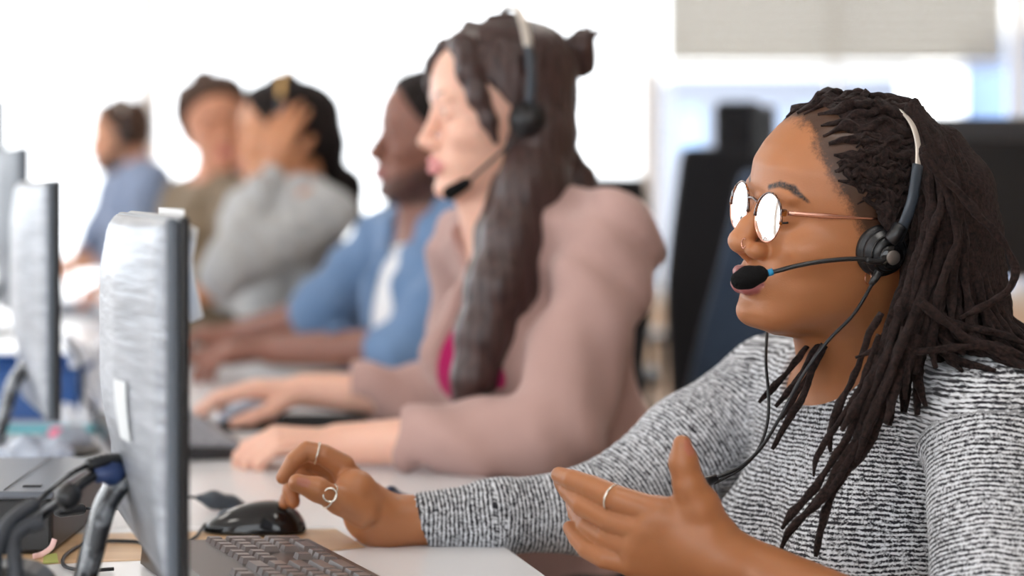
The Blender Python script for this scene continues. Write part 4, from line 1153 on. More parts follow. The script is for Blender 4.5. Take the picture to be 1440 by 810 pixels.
# open front of the cardigan: a wedge cut that shows the shirt
fr = W2['MID'] + W2['FT'] * .15 + V(0, 0, -.22)
W2['g'].ell(fr, (.11, .050, .26), .01, 's', R=W2['R'])
finish_garment(W2, 'cardigan', M_card, .0045)
sh = SDF()
sh.ell(W2['ch'] + V(0, 0, .0), (.102, .136, .165), .05, R=W2['R'])
for sg in (1, -1): sh.ell(W2['ch'] + W2['FT'] * .07 + W2['LT'] * .07 * sg + V(0, 0, -.03), (.056, .060, .060), .04, R=W2['R'])
wa_ = (W2['MID'] + W2['hipc']) / 2; sh.ell(V(wa_[0], wa_[1], W2['MID'][2] - .34), (.096, .124, .18), .05, R=W2['R'])
sh.ell(W2['NB'] + W2['FT'] * .05 + V(0, 0, -.005), (.09, .06, .085), .006, 's', R=W2['R'])
v, f = sh.mesh('top', .006); link_mesh('top', mesh_np('top', v, f), cloth('magenta_top_mat', srgb(176, 20, 92)), W2['p'])
lower_body(W2['p'], W2['hipc'], W2['FT'], W2['LT'], M_trous)
M_h2 = strands('dark_brown_hair_mat', srgb(34, 22, 22), srgb(84, 60, 56))
def ex2(H):
    r = .016
    H.path([P(660, 38, 2.91), P(652, 62, 2.874), P(658, 98, 2.858), P(672, 136, 2.850), P(688, 170, 2.850), P(698, 200, 2.850)], [.010, .015, .016, .013, .010, .004], .012)      # lock over the temple
    H.path([hp_(H2, 80, -8, 84), hp_(H2, 92, -26, 62), hp_(H2, 90, -44, 38), hp_(H2, 78, -62, 8), hp_(H2, 66, -68, -24)], [.011, .009, .008, .007, .004], .010)                       # far side lock
    for (dx, dd, r) in ((0, 0, 1), (24, .03, 1), (-14, .06, .9)):                                                                                       # the fall over the shoulder
        H.path([P(752 + dx*.5, 110, 2.92 + dd), P(756 + dx*.6, 190, 2.885 + dd), P(738 + dx, 262, 2.84 + dd), P(718 + dx, 330, 2.82 + dd), P(700 + dx * .8, 400, 2.80 + dd), P(680 + dx * .6, 470, 2.79 + dd), P(664 + dx * .4, 530, 2.78 + dd), P(650 + dx * .3, 566, 2.78 + dd)],
               [.03 * r, .036 * r, .034 * r, .034 * r, .034 * r, .030 * r, .022 * r, .010], .02)
    H.path([P(750, 110, 2.95), P(764, 165, 2.95), P(780, 215, 2.955), P(812, 258, 2.96), P(838, 292, 2.97)], [.022, .024, .026, .024, .012], .02)   # behind the shoulder
    H.path([P(776, 92, 2.95), P(800, 84, 2.96)], [.010, .014], .006); H.path([P(814, 68, 2.96), P(818, 90, 2.965)], [.023, .020], .003)               # bun
    H.path([P(816, 62, 2.96), P(830, 48, 2.96), P(850, 44, 2.96)], [.012, .006, .0015], .008); H.path([P(808, 62, 2.96), P(816, 44, 2.965), P(832, 36, 2.97)], [.010, .005, .0015], .006)
    H.disp = lambda p: .0007 * np.sin(p[:, 0] * 420 + 3 * np.sin(p[:, 2] * 12)) + .0006 * np.sin(p[:, 1] * 520 + 2 * np.sin(p[:, 2] * 14))
cap_hair(W2, .008, ([-60, -30, 0, 30, 55, 75, 100], [-24, -8, 10, 34, 56, 74, 96]), -60, .0004, 1.4, M_h2, .0036, ex2)
MB().tube([P(780, 66, 2.95), P(786, 82, 2.925), P(790, 98, 2.93)], .008, 12).build('hair_tie', mat('hair_tie_mat', srgb(90, 100, 140), .6), W2['p'])
def simple_headset(M, label, band=(0, 8), micpx=None, bandmat=None, arm=M_slate, sc=1.0, off=14, bigpad=1.0, pady=0):
    r = empty('headset', hp_(M, -4, 84, -14), label=label, cat='headset')
    for sg in (1, -1):
        MB().lathe([(.008, -.007), (.020*bigpad, -.008), (.026*bigpad, 0), (.020*bigpad, .008), (.016, .012), (.015, .019), (.0001, .020)], hp_(M, -4, (84 + pady) * sg, -14), M[1][:, 1] * sg, 28).build('ear_pad', M_leather, r)
    pts = [(-6, 90 + pady, 6), (-10, 90 + pady*.8, 40), (-12, 80, 80 + off*.4), (-12, 52, 112 + off*.6), (-12, 0, 122 + off), (-12, -52, 112 + off*.6), (-12, -80, 80 + off*.4), (-10, -90 - pady*.8, 40), (-6, -90 - pady, 6)]
    sp_ = spline([hp_(M, *q) for q in pts], 6); n = len(sp_); a = int(n * .24)
    MB().tube(sp_[:a+1], .0035, 8, True, 1.8, M[1][:, 1]).build('band_arm', arm, r); MB().tube(sp_[n-a-1:], .0035, 8, True, 1.8, M[1][:, 1]).build('band_arm', arm, r)
    MB().tube(sp_[a:n-a], .0016, 8, True, 4.0, M[1][:, 1]).build('headband', bandmat or M_band, r)
    if micpx is not None:
        p0 = hp_(M, -4, 99 + pady, -18); MB().tube(spline([p0, (p0 + micpx[0]) / 2 + M[1][:, 1] * .008, micpx[0]], 6), .0024, 8).build('boom', M_blk, r)
        f_ = SDF(); f_.cone(micpx[0], micpx[1], .008, .010, 0); v, f = f_.mesh('microphone', .0025); link_mesh('microphone', mesh_np('microphone', v, f), M_foam, r)
    return r
simple_headset(H2, 'black headset with a silver band over the long dark hair of the woman in pink', micpx=(P(655, 258, 2.86), P(633, 271, 2.87)), off=14, pady=12)

# ---- man in the blue shirt
SK3 = skin('skin_deep', srgb(128, 82, 66), srgb(150, 84, 84), srgb(26, 20, 20), srgb(144, 94, 76))
H3 = head_frame(P(614, 190, 3.95), 180 + 12, 2, 0, 1.04)
A3n = (P(690, 356, 3.78), P(582, 490, 3.84), P(388, 492, 4.02)); A3f = (P(545, 338, 4.14), P(455, 440, 4.28), P(338, 470, 4.42))
W3 = body_builder(dict(M=H3, S=(A3n[0], A3f[0]), arms=(A3n, A3f), sleeve=(.55, .25), skin=SK3, male=True, NB=P(612, 296, 3.97), beard=.8, extra=.012,
    label='man in a denim blue shirt over a white T-shirt beyond the woman in pink', head=dict(lips=1.2, nosew=1.25, ridge=1, jaw=3), h=.005,
    hands=[dict(W=A3n[2], dirv=(-1, 0, -.03), dorsal=(0, -.2, 1), side=1, sc=1.08), dict(W=A3f[2], dirv=(-1, 0, -.02), dorsal=(0, -.2, 1), side=-1, sc=1.08)], neck=(.05, .01, .09, .065, .09), fold=.005, ph=2))
W3['g'].ell(W3['MID'] + W3['FT'] * .14 + V(0, 0, -.20), (.09, .056, .28), .008, 's', R=W3['R'])
finish_garment(W3, 'shirt', cloth('denim_shirt_mat', srgb(98, 128, 166), srgb(116, 144, 180)), .006)
sh = SDF(); sh.ell(W3['ch'], (.106, .15, .17), .05, R=W3['R']); wa_ = W3['MID']; sh.ell(V(wa_[0], wa_[1], wa_[2] - .34), (.104, .14, .18), .05, R=W3['R'])
for s_ in (A3n[0], A3f[0]): sh.cone(W3['NB'] + V(0, 0, -.02), W3['NB'] * .65 + s_ * .35, .050, .046, .03)
sh.ell(W3['NB'] + W3['FT'] * .03 + V(0, 0, .03), (.078, .072, .06), .006, 's', R=W3['R'])
v, f = sh.mesh('undershirt', .006); link_mesh('undershirt', mesh_np('undershirt', v, f), cloth('white_tee_mat', srgb(232, 232, 234)), W3['p'])
lower_body(W3['p'], W3['hipc'], W3['FT'], W3['LT'], M_jeans)
M_hblk = hairmat('black_hair_mat', srgb(16, 13, 13), srgb(44, 36, 34), 200, .1)
cap_hair(W3, .006, ([-60, -20, 0, 30, 55, 75, 100], [-40, 0, 14, 50, 66, 74, 92]), -40, .0006, 2, M_hblk, .005)

# ---- woman in the grey sweater, hand at her headset
SK4 = skin('skin_tan', srgb(196, 132, 92), srgb(176, 92, 90), srgb(30, 22, 20), srgb(206, 144, 104))
H4 = head_frame(P(402, 186, 4.85), 180 - 8, -2, 4, 1.0)
A4n = (P(462, 300, 4.66), P(318, 382, 4.50), P(378, 250, 4.66)); A4f = (P(352, 296, 5.02), P(330, 400, 5.05), P(300, 410, 4.9))
W4 = body_builder(dict(M=H4, S=(A4n[0], A4f[0]), arms=(A4n, A4f), sleeve=(1, .5), skin=SK4, NB=P(414, 262, 4.86), extra=.012,
    label='woman in a loose light grey sweater holding her hand up to her headset', head=dict(lips=1.1, ridge=.2), h=.006,
    hands=[dict(W=A4n[2], dirv=(.28, -.05, 1), dorsal=(-.2, -1, .1), side=1, curl=(12, 18, 16), thumb=(30, 10), sc=1.0), dict(W=A4f[2], dirv=(-1, -.3, 0), dorsal=(0, -.2, 1), side=-1)], hip=P(455, 420, 4.9), fold=.006, ph=1))
finish_garment(W4, 'sweater', cloth('grey_sweater_mat', srgb(176, 178, 180), srgb(190, 190, 188)), .007)
lower_body(W4['p'], W4['hipc'], W4['FT'], W4['LT'], M_trous)
def ex4(H):
    H.path([P(448, 160, 4.86), P(458, 205, 4.88), P(462, 236, 4.92)], [.05, .042, .03], .03)
    H.path([P(462, 236, 4.92), P(486, 262, 4.98), P(500, 300, 5.0)], [.034, .036, .02], .03)
cap_hair(W4, .014, ([-60, -30, 0, 30, 55, 75, 100], [-24, -10, 6, 30, 52, 70, 94]), -60, .001, 1, M_hblk, .006, ex4)
simple_headset(H4, 'headset with a golden band on the woman in the light grey sweater', bandmat=mat('gold_band_mat', srgb(232, 186, 120), .4, .3), off=18)

# ---- smiling man with brown hair, turned towards the camera
SK5 = skin('skin_peach', srgb(214, 146, 112), srgb(196, 104, 100), srgb(60, 42, 32), srgb(224, 160, 128))
H5 = head_frame(P(304, 172, 5.75), 282, -4, -16, 1.08)
A5n = (P(338, 288, 5.62), P(322, 380, 5.51), P(240, 400, 5.56)); A5f = (P(262, 280, 5.83), P(236, 350, 5.89), P(190, 396, 5.78))
W5 = body_builder(dict(M=H5, S=(A5n[0], A5f[0]), arms=(A5n, A5f), sleeve=(1, 1), skin=SK5, male=True, NB=P(306, 250, 5.78), extra=.01,
    label='smiling brown-haired man in an olive brown shirt leaning towards his neighbour', head=dict(lips=1.0, ridge=1), h=.006,
    hands=[dict(W=A5n[2], dirv=(-1, -.1, -.03), dorsal=(0, -.2, 1), side=1), dict(W=A5f[2], dirv=(-1, -.1, -.02), dorsal=(0, -.2, 1), side=-1)], fold=.005))
finish_garment(W5, 'shirt', cloth('olive_shirt_mat', srgb(128, 112, 92), srgb(142, 124, 102)), .007)
lower_body(W5['p'], W5['hipc'], unit(V(-.95, -.3, 0)), unit(V(.3, -.95, 0)), M_trous)
M_hbr = hairmat('brown_hair_mat', srgb(52, 36, 28), srgb(104, 78, 62), 200, .2)
cap_hair(W5, .017, ([-60, -20, 0, 30, 50, 65, 100], [-30, 4, 14, 40, 66, 84, 100]), -50, .0025, .6, M_hbr, .006)

# ---- man in the grey blue shirt at the far end
SK6 = skin('skin_olive', srgb(196, 138, 106), srgb(170, 96, 88), srgb(60, 42, 34), srgb(206, 150, 118))
H6 = head_frame(P(172, 190, 7.4), 188, -4, 0, 1.04)
A6n = (P(218, 254, 7.2), P(192, 338, 7.05), P(146, 372, 7.2)); A6f = (P(168, 250, 7.6), P(140, 330, 7.7), P(112, 366, 7.6))
W6 = body_builder(dict(M=H6, S=(A6n[0], A6f[0]), arms=(A6n, A6f), sleeve=(.8, .8), skin=SK6, male=True, NB=P(188, 234, 7.4), beard=1.0, extra=.01,
    label='bearded man in a grey blue shirt typing at the far end of the row', head=dict(ridge=1), h=.008,
    hands=[dict(W=A6n[2], dirv=(-1, -.1, -.03), dorsal=(0, -.2, 1), side=1), dict(W=A6f[2], dirv=(-1, -.1, -.02), dorsal=(0, -.2, 1), side=-1)], fold=.005))
finish_garment(W6, 'shirt', cloth('grey_blue_shirt_mat', srgb(112, 126, 152), srgb(126, 138, 162)), .009)
lower_body(W6['p'], W6['hipc'], W6['FT'], W6['LT'], M_jeans)
cap_hair(W6, .012, None, -45, .002, .6, M_hbr, .008)
simple_headset(H6, 'dark headset on the bearded man at the far end of the row', off=14)
# ---- lower body of the nearest woman
lower_body(person1, MIDS + FT * -.03, FT, LT, M_trous, zt=.6)

# ---- chairs
def chair_for(mid, FTv, label, m=M_chairb, back_top=.98, push_=.03, **k):
    c = mid - FTv * push_; return office_chair(c[0], c[1], math.atan2(FTv[1], FTv[0]), label, m, back_top=back_top, **k)
chair_for(MIDS + FT * -.03, FT, 'black office chair under the woman with dreadlocks', backoff=.0, back_top=.80, arms=False)
chair_for(W2['hipc'], W2['FT'], 'black office chair behind the woman in the dusty pink cardigan', back_top=.76, w=.40, push_=-.02, arms=False)
chair_for(W3['hipc'], W3['FT'], 'black office chair behind the man in the denim blue shirt', back_top=1.00)
chair_for(W4['hipc'], W4['FT'], 'black office chair with a high back behind the woman in the light grey sweater', back_top=1.13)
chair_for(W5['hipc'], unit(V(-.95, -.3, 0)), 'black office chair under the smiling man in the olive brown shirt', back_top=.95)
chair_for(W6['hipc'], W6['FT'], 'black office chair under the bearded man at the far end', back_top=.95)
# ------------------------------------------------------------------ the bench of desks
M_desk = mat('desk_white_mat', srgb(236, 236, 238), .22, bump=(20, .02))
M_edge = mat('desk_edge_mat', srgb(214, 214, 216), .4)
M_wood = NT('wood_insert_mat'); tcw = M_wood.n('TexCoord'); mpw = M_wood.n('Mapping'); mpw.inputs['Scale'].default_value = (6, 60, 6)
M_wood.l(tcw.outputs['Object'], mpw.inputs['Vector'])
M_wood.l(M_wood.ramp(M_wood.noise(1.5, 5, mpw.outputs['Vector']), [(.3, srgb(196, 158, 116)), (.7, srgb(216, 182, 142))]), M_wood.b.inputs['Base Color']); M_wood.b.inputs['Roughness'].default_value = .4; M_wood = M_wood.m
M_steel = mat('desk_leg_mat', srgb(176, 178, 182), .35, .7)
RE = [(1.2, .115), (2.02, .033), (2.20, -.009), (2.70, -.030), (2.825, -.050), (2.84, -.10), (3.3, -.19), (3.9, -.30), (4.35, -.48), (4.85, -.66), (5.4, -.90), (6.6, -1.2), (7.9, -1.55)]
redge = lambda y: float(np.interp(y, [a for a, b in RE], [b for a, b in RE]))
def desk(y0, y1, label, insert=False, chamf=0):
    r = empty('desk', (redge((y0+y1)/2) - .7, (y0+y1)/2, 0), label=label, cat='desk', group=None)
    ys = [y0] + [a for a, b in RE if y0 + .02 < a < y1 - .02] + [y1]
    right = [(redge(y), y) for y in ys]
    if chamf: right = right[:-1] + [(right[-1][0] + .0, y1 - chamf), (right[-1][0] - chamf, y1)]
    left = [(redge(y1) - 1.45, y1), (redge(y0) - 1.45, y0)]
    poly = right + left
    MB().prism(poly, DESK - .025, DESK, .002).build('desk_top', M_desk, r)
    for fx, yy in ((-.12, y0 + .12), (-.12, y1 - .12), (-1.3, y0 + .12), (-1.3, y1 - .12)):
        x = redge(yy) + fx; MB().box((x, yy, (DESK - .025) / 2), (.045, .045, DESK - .025), None, .004).build('desk_leg', M_steel, r)
    MB().box((redge((y0+y1)/2) - .7, (y0+y1)/2, DESK - .05), (1.1, .04, .045)).build('cross_beam', M_steel, r)
    if insert:
        q = [on_z(513, 770, DESK), on_z(472, 744.5, DESK), on_z(-160, 757, DESK), on_z(-160, 803, DESK), on_z(225, 787, DESK), on_z(478, 774, DESK)]
        MB().prism([(a[0], a[1]) for a in q], DESK - .004, DESK + .0008).build('wooden_insert', M_wood, r)
    return r
desk(1.22, 2.312, 'white desk top with a wooden strip, under the nearest keyboard and mouse', True)
desk(2.316, 2.825, 'white desk section between the nearest keyboard and the forearm of the woman in pink', chamf=.03)
desk(2.830, 3.60, 'white desk under the hands and keyboard of the woman in the dusty pink cardigan')
desk(3.604, 4.42, 'white desk under the bare forearms of the man in the denim shirt')
desk(4.424, 5.22, 'white desk in front of the woman in the light grey sweater')
desk(5.224, 6.30, 'white desk with the red cup, in front of the man in the olive shirt')
desk(6.304, 7.90, 'white desk at the far end under the hands of the bearded man')
# ------------------------------------------------------------------ monitors
BUL = .020
ms = NT('monitor_silver_mat')
tc_ = ms.n('TexCoord'); mp_ = ms.n('Mapping'); mp_.inputs['Scale'].default_value = (16, 16, 140); mp_.inputs['Rotation'].default_value = (.0, .25, .25); ms.l(tc_.outputs['Object'], mp_.inputs['Vector'])
nz = ms.noise(1.0, 2, mp_.outputs['Vector'])
ms.l(ms.ramp(nz, [(.3, srgb(142, 146, 153)), (.7, srgb(166, 170, 177))]), ms.b.inputs['Base Color']); ms.b.inputs['Roughness'].default_value = .38; ms.b.inputs['Metallic'].default_value = .6
ms.bump(nz, .55, .0020); M_msil = ms.m
M_mdark = mat('monitor_slate_mat', srgb(92, 100, 110), .4); M_mblk = mat('monitor_black_mat', srgb(20, 21, 24), .3)
M_neck = mat('neck_mat', srgb(44, 47, 52), .2, noise=(60, srgb(120, 124, 130), .5, .62))  # lighter noise patches paint streak highlights into the dark colour
M_screen = emis('screen_mat', srgb(170, 178, 190), .35)
def monitor(pn, pf, z0, z1, label, tilt=0.0, back=M_msil, detail=True, name='monitor'):
    pn = V(*pn, 0); pf = V(*pf, 0); W = np.linalg.norm(pf - pn); H = z1 - z0
    a = (pf - pn) / W; n_ = V(a[1], -a[0], 0)      # n_ points to the sitter (right)
    if n_[0] < 0: n_ = -n_
    up = unit(UP - n_ * math.tan(math.radians(tilt)))
    o = pn + V(0, 0, z0); R = np.stack([a, n_, up], 1)
    q = lambda u, v_, w_: o + a * u + up * v_ - n_ * w_       # w_: towards the back
    c0 = q(W/2, 0, 0); r = empty(name, (c0[0], c0[1], DESK), label=label, cat='monitor')
    MB().box(q(W/2, H/2, -.006), (W, .008, H), R, .003).build('bezel', M_mblk, r)
    MB().box(q(W/2, H/2 + .004, -.0096), (W - .03, .0012, H - .04), R).build('screen', M_screen, r)
    MB().box(q(W/2, H/2, .0025), (W - .002, .009, H - .002), R, .003).build('side_frame', M_mdark, r)
    nu, nv = 48, 40; vs = []; idx = {}
    ss = lambda x: np.clip(x, 0, 1) ** 2 * (3 - 2 * np.clip(x, 0, 1))
    for i in range(nu + 1):
        for j in range(nv + 1):
            u = i / nu; v_ = j / nv
            ed = min(ss(u * W / .016), ss((1 - u) * W / .016), ss((1 - v_) * H / .012), ss(v_ * H / .05))
            B_ = ss(u * W / .14) * ss((1 - u) * W / .14); C_ = ss((v_ * H - .01) / .13) * (1 - .35 * ss((v_ - .80) / .2))
            vs.append(q(.004 + u * (W - .008), .003 + v_ * (H - .006), .008 + .006 * ed ** .5 + BUL * B_ * C_))
    n0 = len(vs)
    f = [[i*(nv+1)+j, i*(nv+1)+j+1, (i+1)*(nv+1)+j+1, (i+1)*(nv+1)+j] for i in range(nu) for j in range(nv)]
    per = [i*(nv+1) for i in range(nu+1)] + [nu*(nv+1)+j for j in range(1, nv+1)] + [i*(nv+1)+nv for i in range(nu-1, -1, -1)] + [j for j in range(nv-1, 0, -1)]
    for k_ in per:
        p_ = vs[k_]; w_ = np.dot(o - p_, n_); vs.append(p_ + n_ * (w_ - .006))
    m = len(per)
    f += [[per[k_], per[(k_+1) % m], n0 + (k_+1) % m, n0 + k_] for k_ in range(m)]
    f.append([n0 + k_ for k_ in range(m)])
    MB().add(vs, f, True).build('back_cover', back, r)
    rim = [q(u, v_, .0015) for (u, v_) in ((0, 0), (W, 0), (W, H), (0, H))]
    MB().tube(spline([q(W/2, .060, .016), q(W/2, .034, .034), q(W/2, .0, .044)] + [V(*(c0[:2] - n_[:2] * .058), DESK + .012)], 6), [.024]*19, 14, True, .40, a).build('stand_neck', M_neck, r)
    MB().lathe([(.0001, 0), (.115, 0), (.118, .004), (.110, .010), (.04, .018), (.0001, .018)], V(*(c0[:2] - n_[:2] * .035), DESK), UP, 40).build('stand_base', M_mblk, r)
    return r, q, W, H, a, n_, up
m1, q1, W1_, H1_, a1_, n1_, up1_ = monitor((-.245, 1.60), (-.349, 1.975), .808, 1.078, 'silver-backed monitor nearest the camera with blue and black cables plugged in')
m2 = monitor((-.582, 2.78), (-.694, 3.13), .80, 1.108, 'second silver monitor in the row, standing behind the nearest one')[0]
m3 = monitor((-.885, 3.98), (-1.02, 4.36), .86, 1.175, 'third monitor in the row, cut off by the left edge', back=M_mdark)[0]
m4 = monitor((-1.21, 5.2), (-1.35, 5.58), .90, 1.315, 'dark fourth monitor whose black edge just shows at the far left', back=M_mblk)[0]
# label sticker, seam and ports of the nearest one
def on_back(px, py, lift=.0006):
    a0 = V(0, 0, CAMZ); dv = P(px, py, 1.0) - a0; best = None
    for d in np.linspace(1.5, 2.1, 400):
        p = a0 + dv * d; rel = p - q1(0, 0, 0); u = rel @ a1_; v_ = rel @ up1_; w_ = -(rel @ n1_)
        if 0 < u < W1_ and 0 < v_ < H1_:
            ss = lambda x: np.clip(x, 0, 1) ** 2 * (3 - 2 * np.clip(x, 0, 1)); uu = u / W1_; vv = v_ / H1_
            ed = min(ss(uu * W1_ / .016), ss((1 - uu) * W1_ / .016), ss((1 - vv) * H1_ / .012), ss(vv * H1_ / .05))
            B_ = ss(uu * W1_ / .14) * ss((1 - uu) * W1_ / .14); C_ = ss((vv * H1_ - .01) / .13) * (1 - .35 * ss((vv - .80) / .2))
            if w_ < .008 + .006 * ed ** .5 + BUL * B_ * C_ + lift: return p
    return a0 + dv * 1.85
ss_ = lambda x: np.clip(x, 0, 1) ** 2 * (3 - 2 * np.clip(x, 0, 1))
def back_pt(u, v_, lift):
    uu = u / W1_; vv = v_ / H1_; ed = min(ss_(u / .016), ss_((W1_ - u) / .016), ss_((H1_ - v_) / .012), ss_(v_ / .05))
    return q1(u, v_, .008 + .006 * ed ** .5 + BUL * ss_(u / .14) * ss_((W1_ - u) / .14) * ss_((v_ - .01) / .13) * (1 - .35 * ss_((vv - .80) / .2)) + lift)
cs = on_back(171, 577) - q1(0, 0, 0); cu, cv = cs @ a1_, cs @ up1_
g9 = [back_pt(cu + .018 * (2 * i / 8 - 1), cv + .023 * (2 * j / 6 - 1), .0012) for i in range(9) for j in range(7)]
fs = [[i*7+j, i*7+j+1, (i+1)*7+j+1, (i+1)*7+j] for i in range(8) for j in range(6)]
MB().add(g9, fs, True).add([p + n1_ * .0008 for p in g9], [f_[::-1] for f_ in fs], True).build('sticker', mat('sticker_mat', srgb(222, 226, 228), .5), m1)
M_vga = mat('vga_plug_mat', srgb(40, 60, 104), .45)
M_cab = mat('grey_cable_mat', srgb(46, 50, 57), .5)
# cables
dp = float(on_back(173, 664)[1])
vc = empty('video_cable', P(100, 690, 1.80), label='black video cable with a blue plug and a ferrite bead, plugged into the nearest monitor', cat='cable')
MB().box(P(157, 665, 1.80), (.026, .018, .016), R=None).build('plug', M_vga, vc) if False else MB().tube([P(175, 664, dp + .004), P(152, 665.5, dp - .012), P(150, 666, dp - .013), P(133, 669, dp - .02)], [.0100, .0098, .0070, .0058], 12).build('plug', M_vga, vc)
MB().tube(spline([P(133, 669, dp - .02), P(118, 678, dp - .03), P(98, 696, dp - .04), P(62, 722, 1.76), P(30, 748, 1.74), (P(-10, 775, 1.72)), (P(-60, 830, 1.72))], 8), .0040, 10).build('cord', M_cable, vc)
MB().tube([P(107, 687, dp - .035), P(104, 690, dp - .036), P(96, 698, dp - .041), P(88, 704, dp - .046), P(84, 707, dp - .048)], [.005, .0090, .0105, .0090, .005], 14).build('ferrite_bead', M_blk, vc)
pc = empty('power_cable', P(60, 690, 1.82), label='thin black cable with a ribbed sleeve above the blue plug of the nearest monitor', cat='cable')
bt = spline([P(172, 647, dp), P(150, 648, dp - .01), P(122, 655, dp - .02)], 7)
MB().tube(bt, [.0052 + .0009 * (i % 2) for i in range(len(bt))], 10).build('sleeve', M_blk, pc)
MB().tube(spline([P(122, 655, dp - .02), P(98, 668, dp - .03), P(72, 688, 1.79), P(48, 712, 1.77), P(20, 742, 1.75), P(-20, 790, 1.73)], 8), .0024, 8).build('cord', M_cable, pc)
gc = MB().tube(spline([P(50, 708, 1.70), P(28, 722, 1.69), P(8, 742, 1.68), P(-5, 780, 1.67), P(-10, 840, 1.66), P(-12, 880, 1.66)], 8), [.0055]*41, 12).build('cable', M_cab); tag(gc, 'thick grey cable bending down at the lower left corner', 'cable')
gc = MB().tube(spline([P(60, 733, 1.69), P(34, 742, 1.685), P(18, 760, 1.68), P(22, 800, 1.67), P(24, 880, 1.66)], 8), [.0062]*33, 12).build('cable', M_cab); tag(gc, 'thicker grey cable right beside the corner of the dark plastic box', 'cable')
uc = empty('usb_cable', P(98, 717, 2.0), label='small black USB plug with a thin cord beside the black box', cat='cable')
MB().tube([P(76, 720, 1.95), P(84, 719, 1.95), P(116, 716, 1.96), P(121, 715, 1.96)], [.003, .0058, .0052, .003], 10, True, .7).build('plug', M_blk, uc)
MB().tube(spline([P(121, 715, 1.96), P(140, 716, 1.97), P(158, 715, 1.98), P(190, 720, 2.0), on_z(230, 745, DESK + .002)], 6), .0013, 8).build('cord', M_cable, uc)
o = MB().tube(spline([on_z(x, y, DESK + .0030) for x, y in ((232, 775), (202, 763.5), (178, 761), (143, 761), (117, 765.5), (94, 779), (88, 791), (98, 799), (127, 802), (160, 800))], 8), .0018, 8).build('desk_cable', M_cable); tag(o, 'thin black cable looped on the wooden strip behind the monitor stand', 'cable')
# sheet of paper hanging over the screen side of the nearest monitor
M_paper = mat('paper_mat', srgb(246, 246, 246), .8, bump=(30, .15)); M_paper.node_tree.nodes['Principled BSDF'].inputs['Subsurface Weight'].default_value = .0
L_ = [(252, 306), (251, 340), (250, 375), (255, 405), (262, 438), (268, 454)]; R_ = [(277, 322), (274, 345), (270, 364), (275, 398), (281, 428), (285, 446)]
vs = []
for k_, (l_, r_) in enumerate(zip(L_, R_)):
    A_ = P(l_[0], l_[1], 1.70); B_ = P(r_[0], r_[1], 1.635 + .008 * math.sin(k_ * 1.4))
    for t in np.linspace(0, 1, 6): vs.append(A_ + (B_ - A_) * t + V(0, -.006 * math.sin(t * math.pi), 0))
n6 = len(vs); vs += [p + V(.0006, .0010, 0) for p in vs]
fc = []
for i in range(5):
    for j in range(5):
        fc += [[i*6+j, i*6+j+1, (i+1)*6+j+1, (i+1)*6+j], [n6+i*6+j, n6+(i+1)*6+j, n6+(i+1)*6+j+1, n6+i*6+j+1]]
for j in range(5): fc += [[j, n6+j, n6+j+1, j+1], [30+j, 31+j, n6+31+j, n6+30+j]]
for i in range(5): fc += [[i*6, (i+1)*6, n6+(i+1)*6, n6+i*6], [i*6+5, n6+i*6+5, n6+(i+1)*6+5, (i+1)*6+5]]
o = MB().add(vs, fc, True).build('paper_note', M_paper); tag(o, 'curled white paper sheet stuck to the edge of the nearest monitor', 'paper')
MB().box(q1(.19, H1_ - .017, -.018), (.17, .0012, .042), np.stack([a1_, n1_, up1_], 1)).build('paper_top', M_paper, o)
# ------------------------------------------------------------------ keyboard
M_kb = mat('keyboard_body_mat', srgb(60, 54, 53), .30, spec=.6); M_key = mat('key_mat', srgb(112, 102, 100), .28, spec=.8); M_kside = mat('keyboard_side_mat', srgb(30, 32, 36), .4)
U_ = .0190
def kb_layout():
    K = []; x0 = .012; y = .012
    def row(yy, ws, xs=x0):
        x = xs
        for w_ in ws:
            if w_ > 0: K.append((x + w_*U_/2, yy, w_*U_ - .0036, .0154))
            x += abs(w_) * U_
    row(y + 0*U_ + U_/2, [1.25, 1.25, 1.25, 6.25, 1.25, 1.25, 2.5])
    row(y + 1*U_ + U_/2, [2.25] + [1]*10 + [2.75]); row(y + 2*U_ + U_/2, [1.75] + [1]*11 + [2.25])
    row(y + 3*U_ + U_/2, [1.5] + [1]*12 + [1.5]); row(y + 4*U_ + U_/2, [1]*13 + [2]); row(y + 5.3*U_ + U_/2, [1, -1] + [1]*4 + [-.5] + [1]*4 + [-.5] + [1]*2 + [-2])
    xn = x0 + 15.4*U_
    row(y + U_/2, [1, 1, 1], xn); row(y + 1.5*U_, [-1, 1, -1], xn)
    row(y + 3.5*U_, [1, 1, 1], xn); row(y + 4.5*U_, [1, 1, 1], xn)
    xp = x0 + 18.8*U_
    row(y + U_/2, [2, 1], xp); row(y + 1.5*U_, [1, 1, 1], xp); row(y + 2.5*U_, [1, 1, 1], xp); row(y + 3.5*U_, [1, 1, 1], xp); row(y + 4.5*U_, [1, 1, 1, 1], xp)
    K.append((xp + 3.5*U_, y + 1.0*U_, U_ - .003, 2*U_ - .003)); K.append((xp + 3.5*U_, y + 3.0*U_, U_ - .003, 2*U_ - .003))
    return K
def keycap(w_, h_):
    b = MB(); t = .0022; z = .0052; c = [(-w_/2, -h_/2), (w_/2, -h_/2), (w_/2, h_/2), (-w_/2, h_/2)]
    v_ = [(x, y, 0) for x, y in c] + [(x*(1-2*t/w_), y*(1-2*t/h_) + .0006, z) for x, y in c]
    return b.add(v_, [[3,2,1,0],[4,5,6,7],[0,1,5,4],[1,2,6,5],[2,3,7,6],[3,0,4,7]])
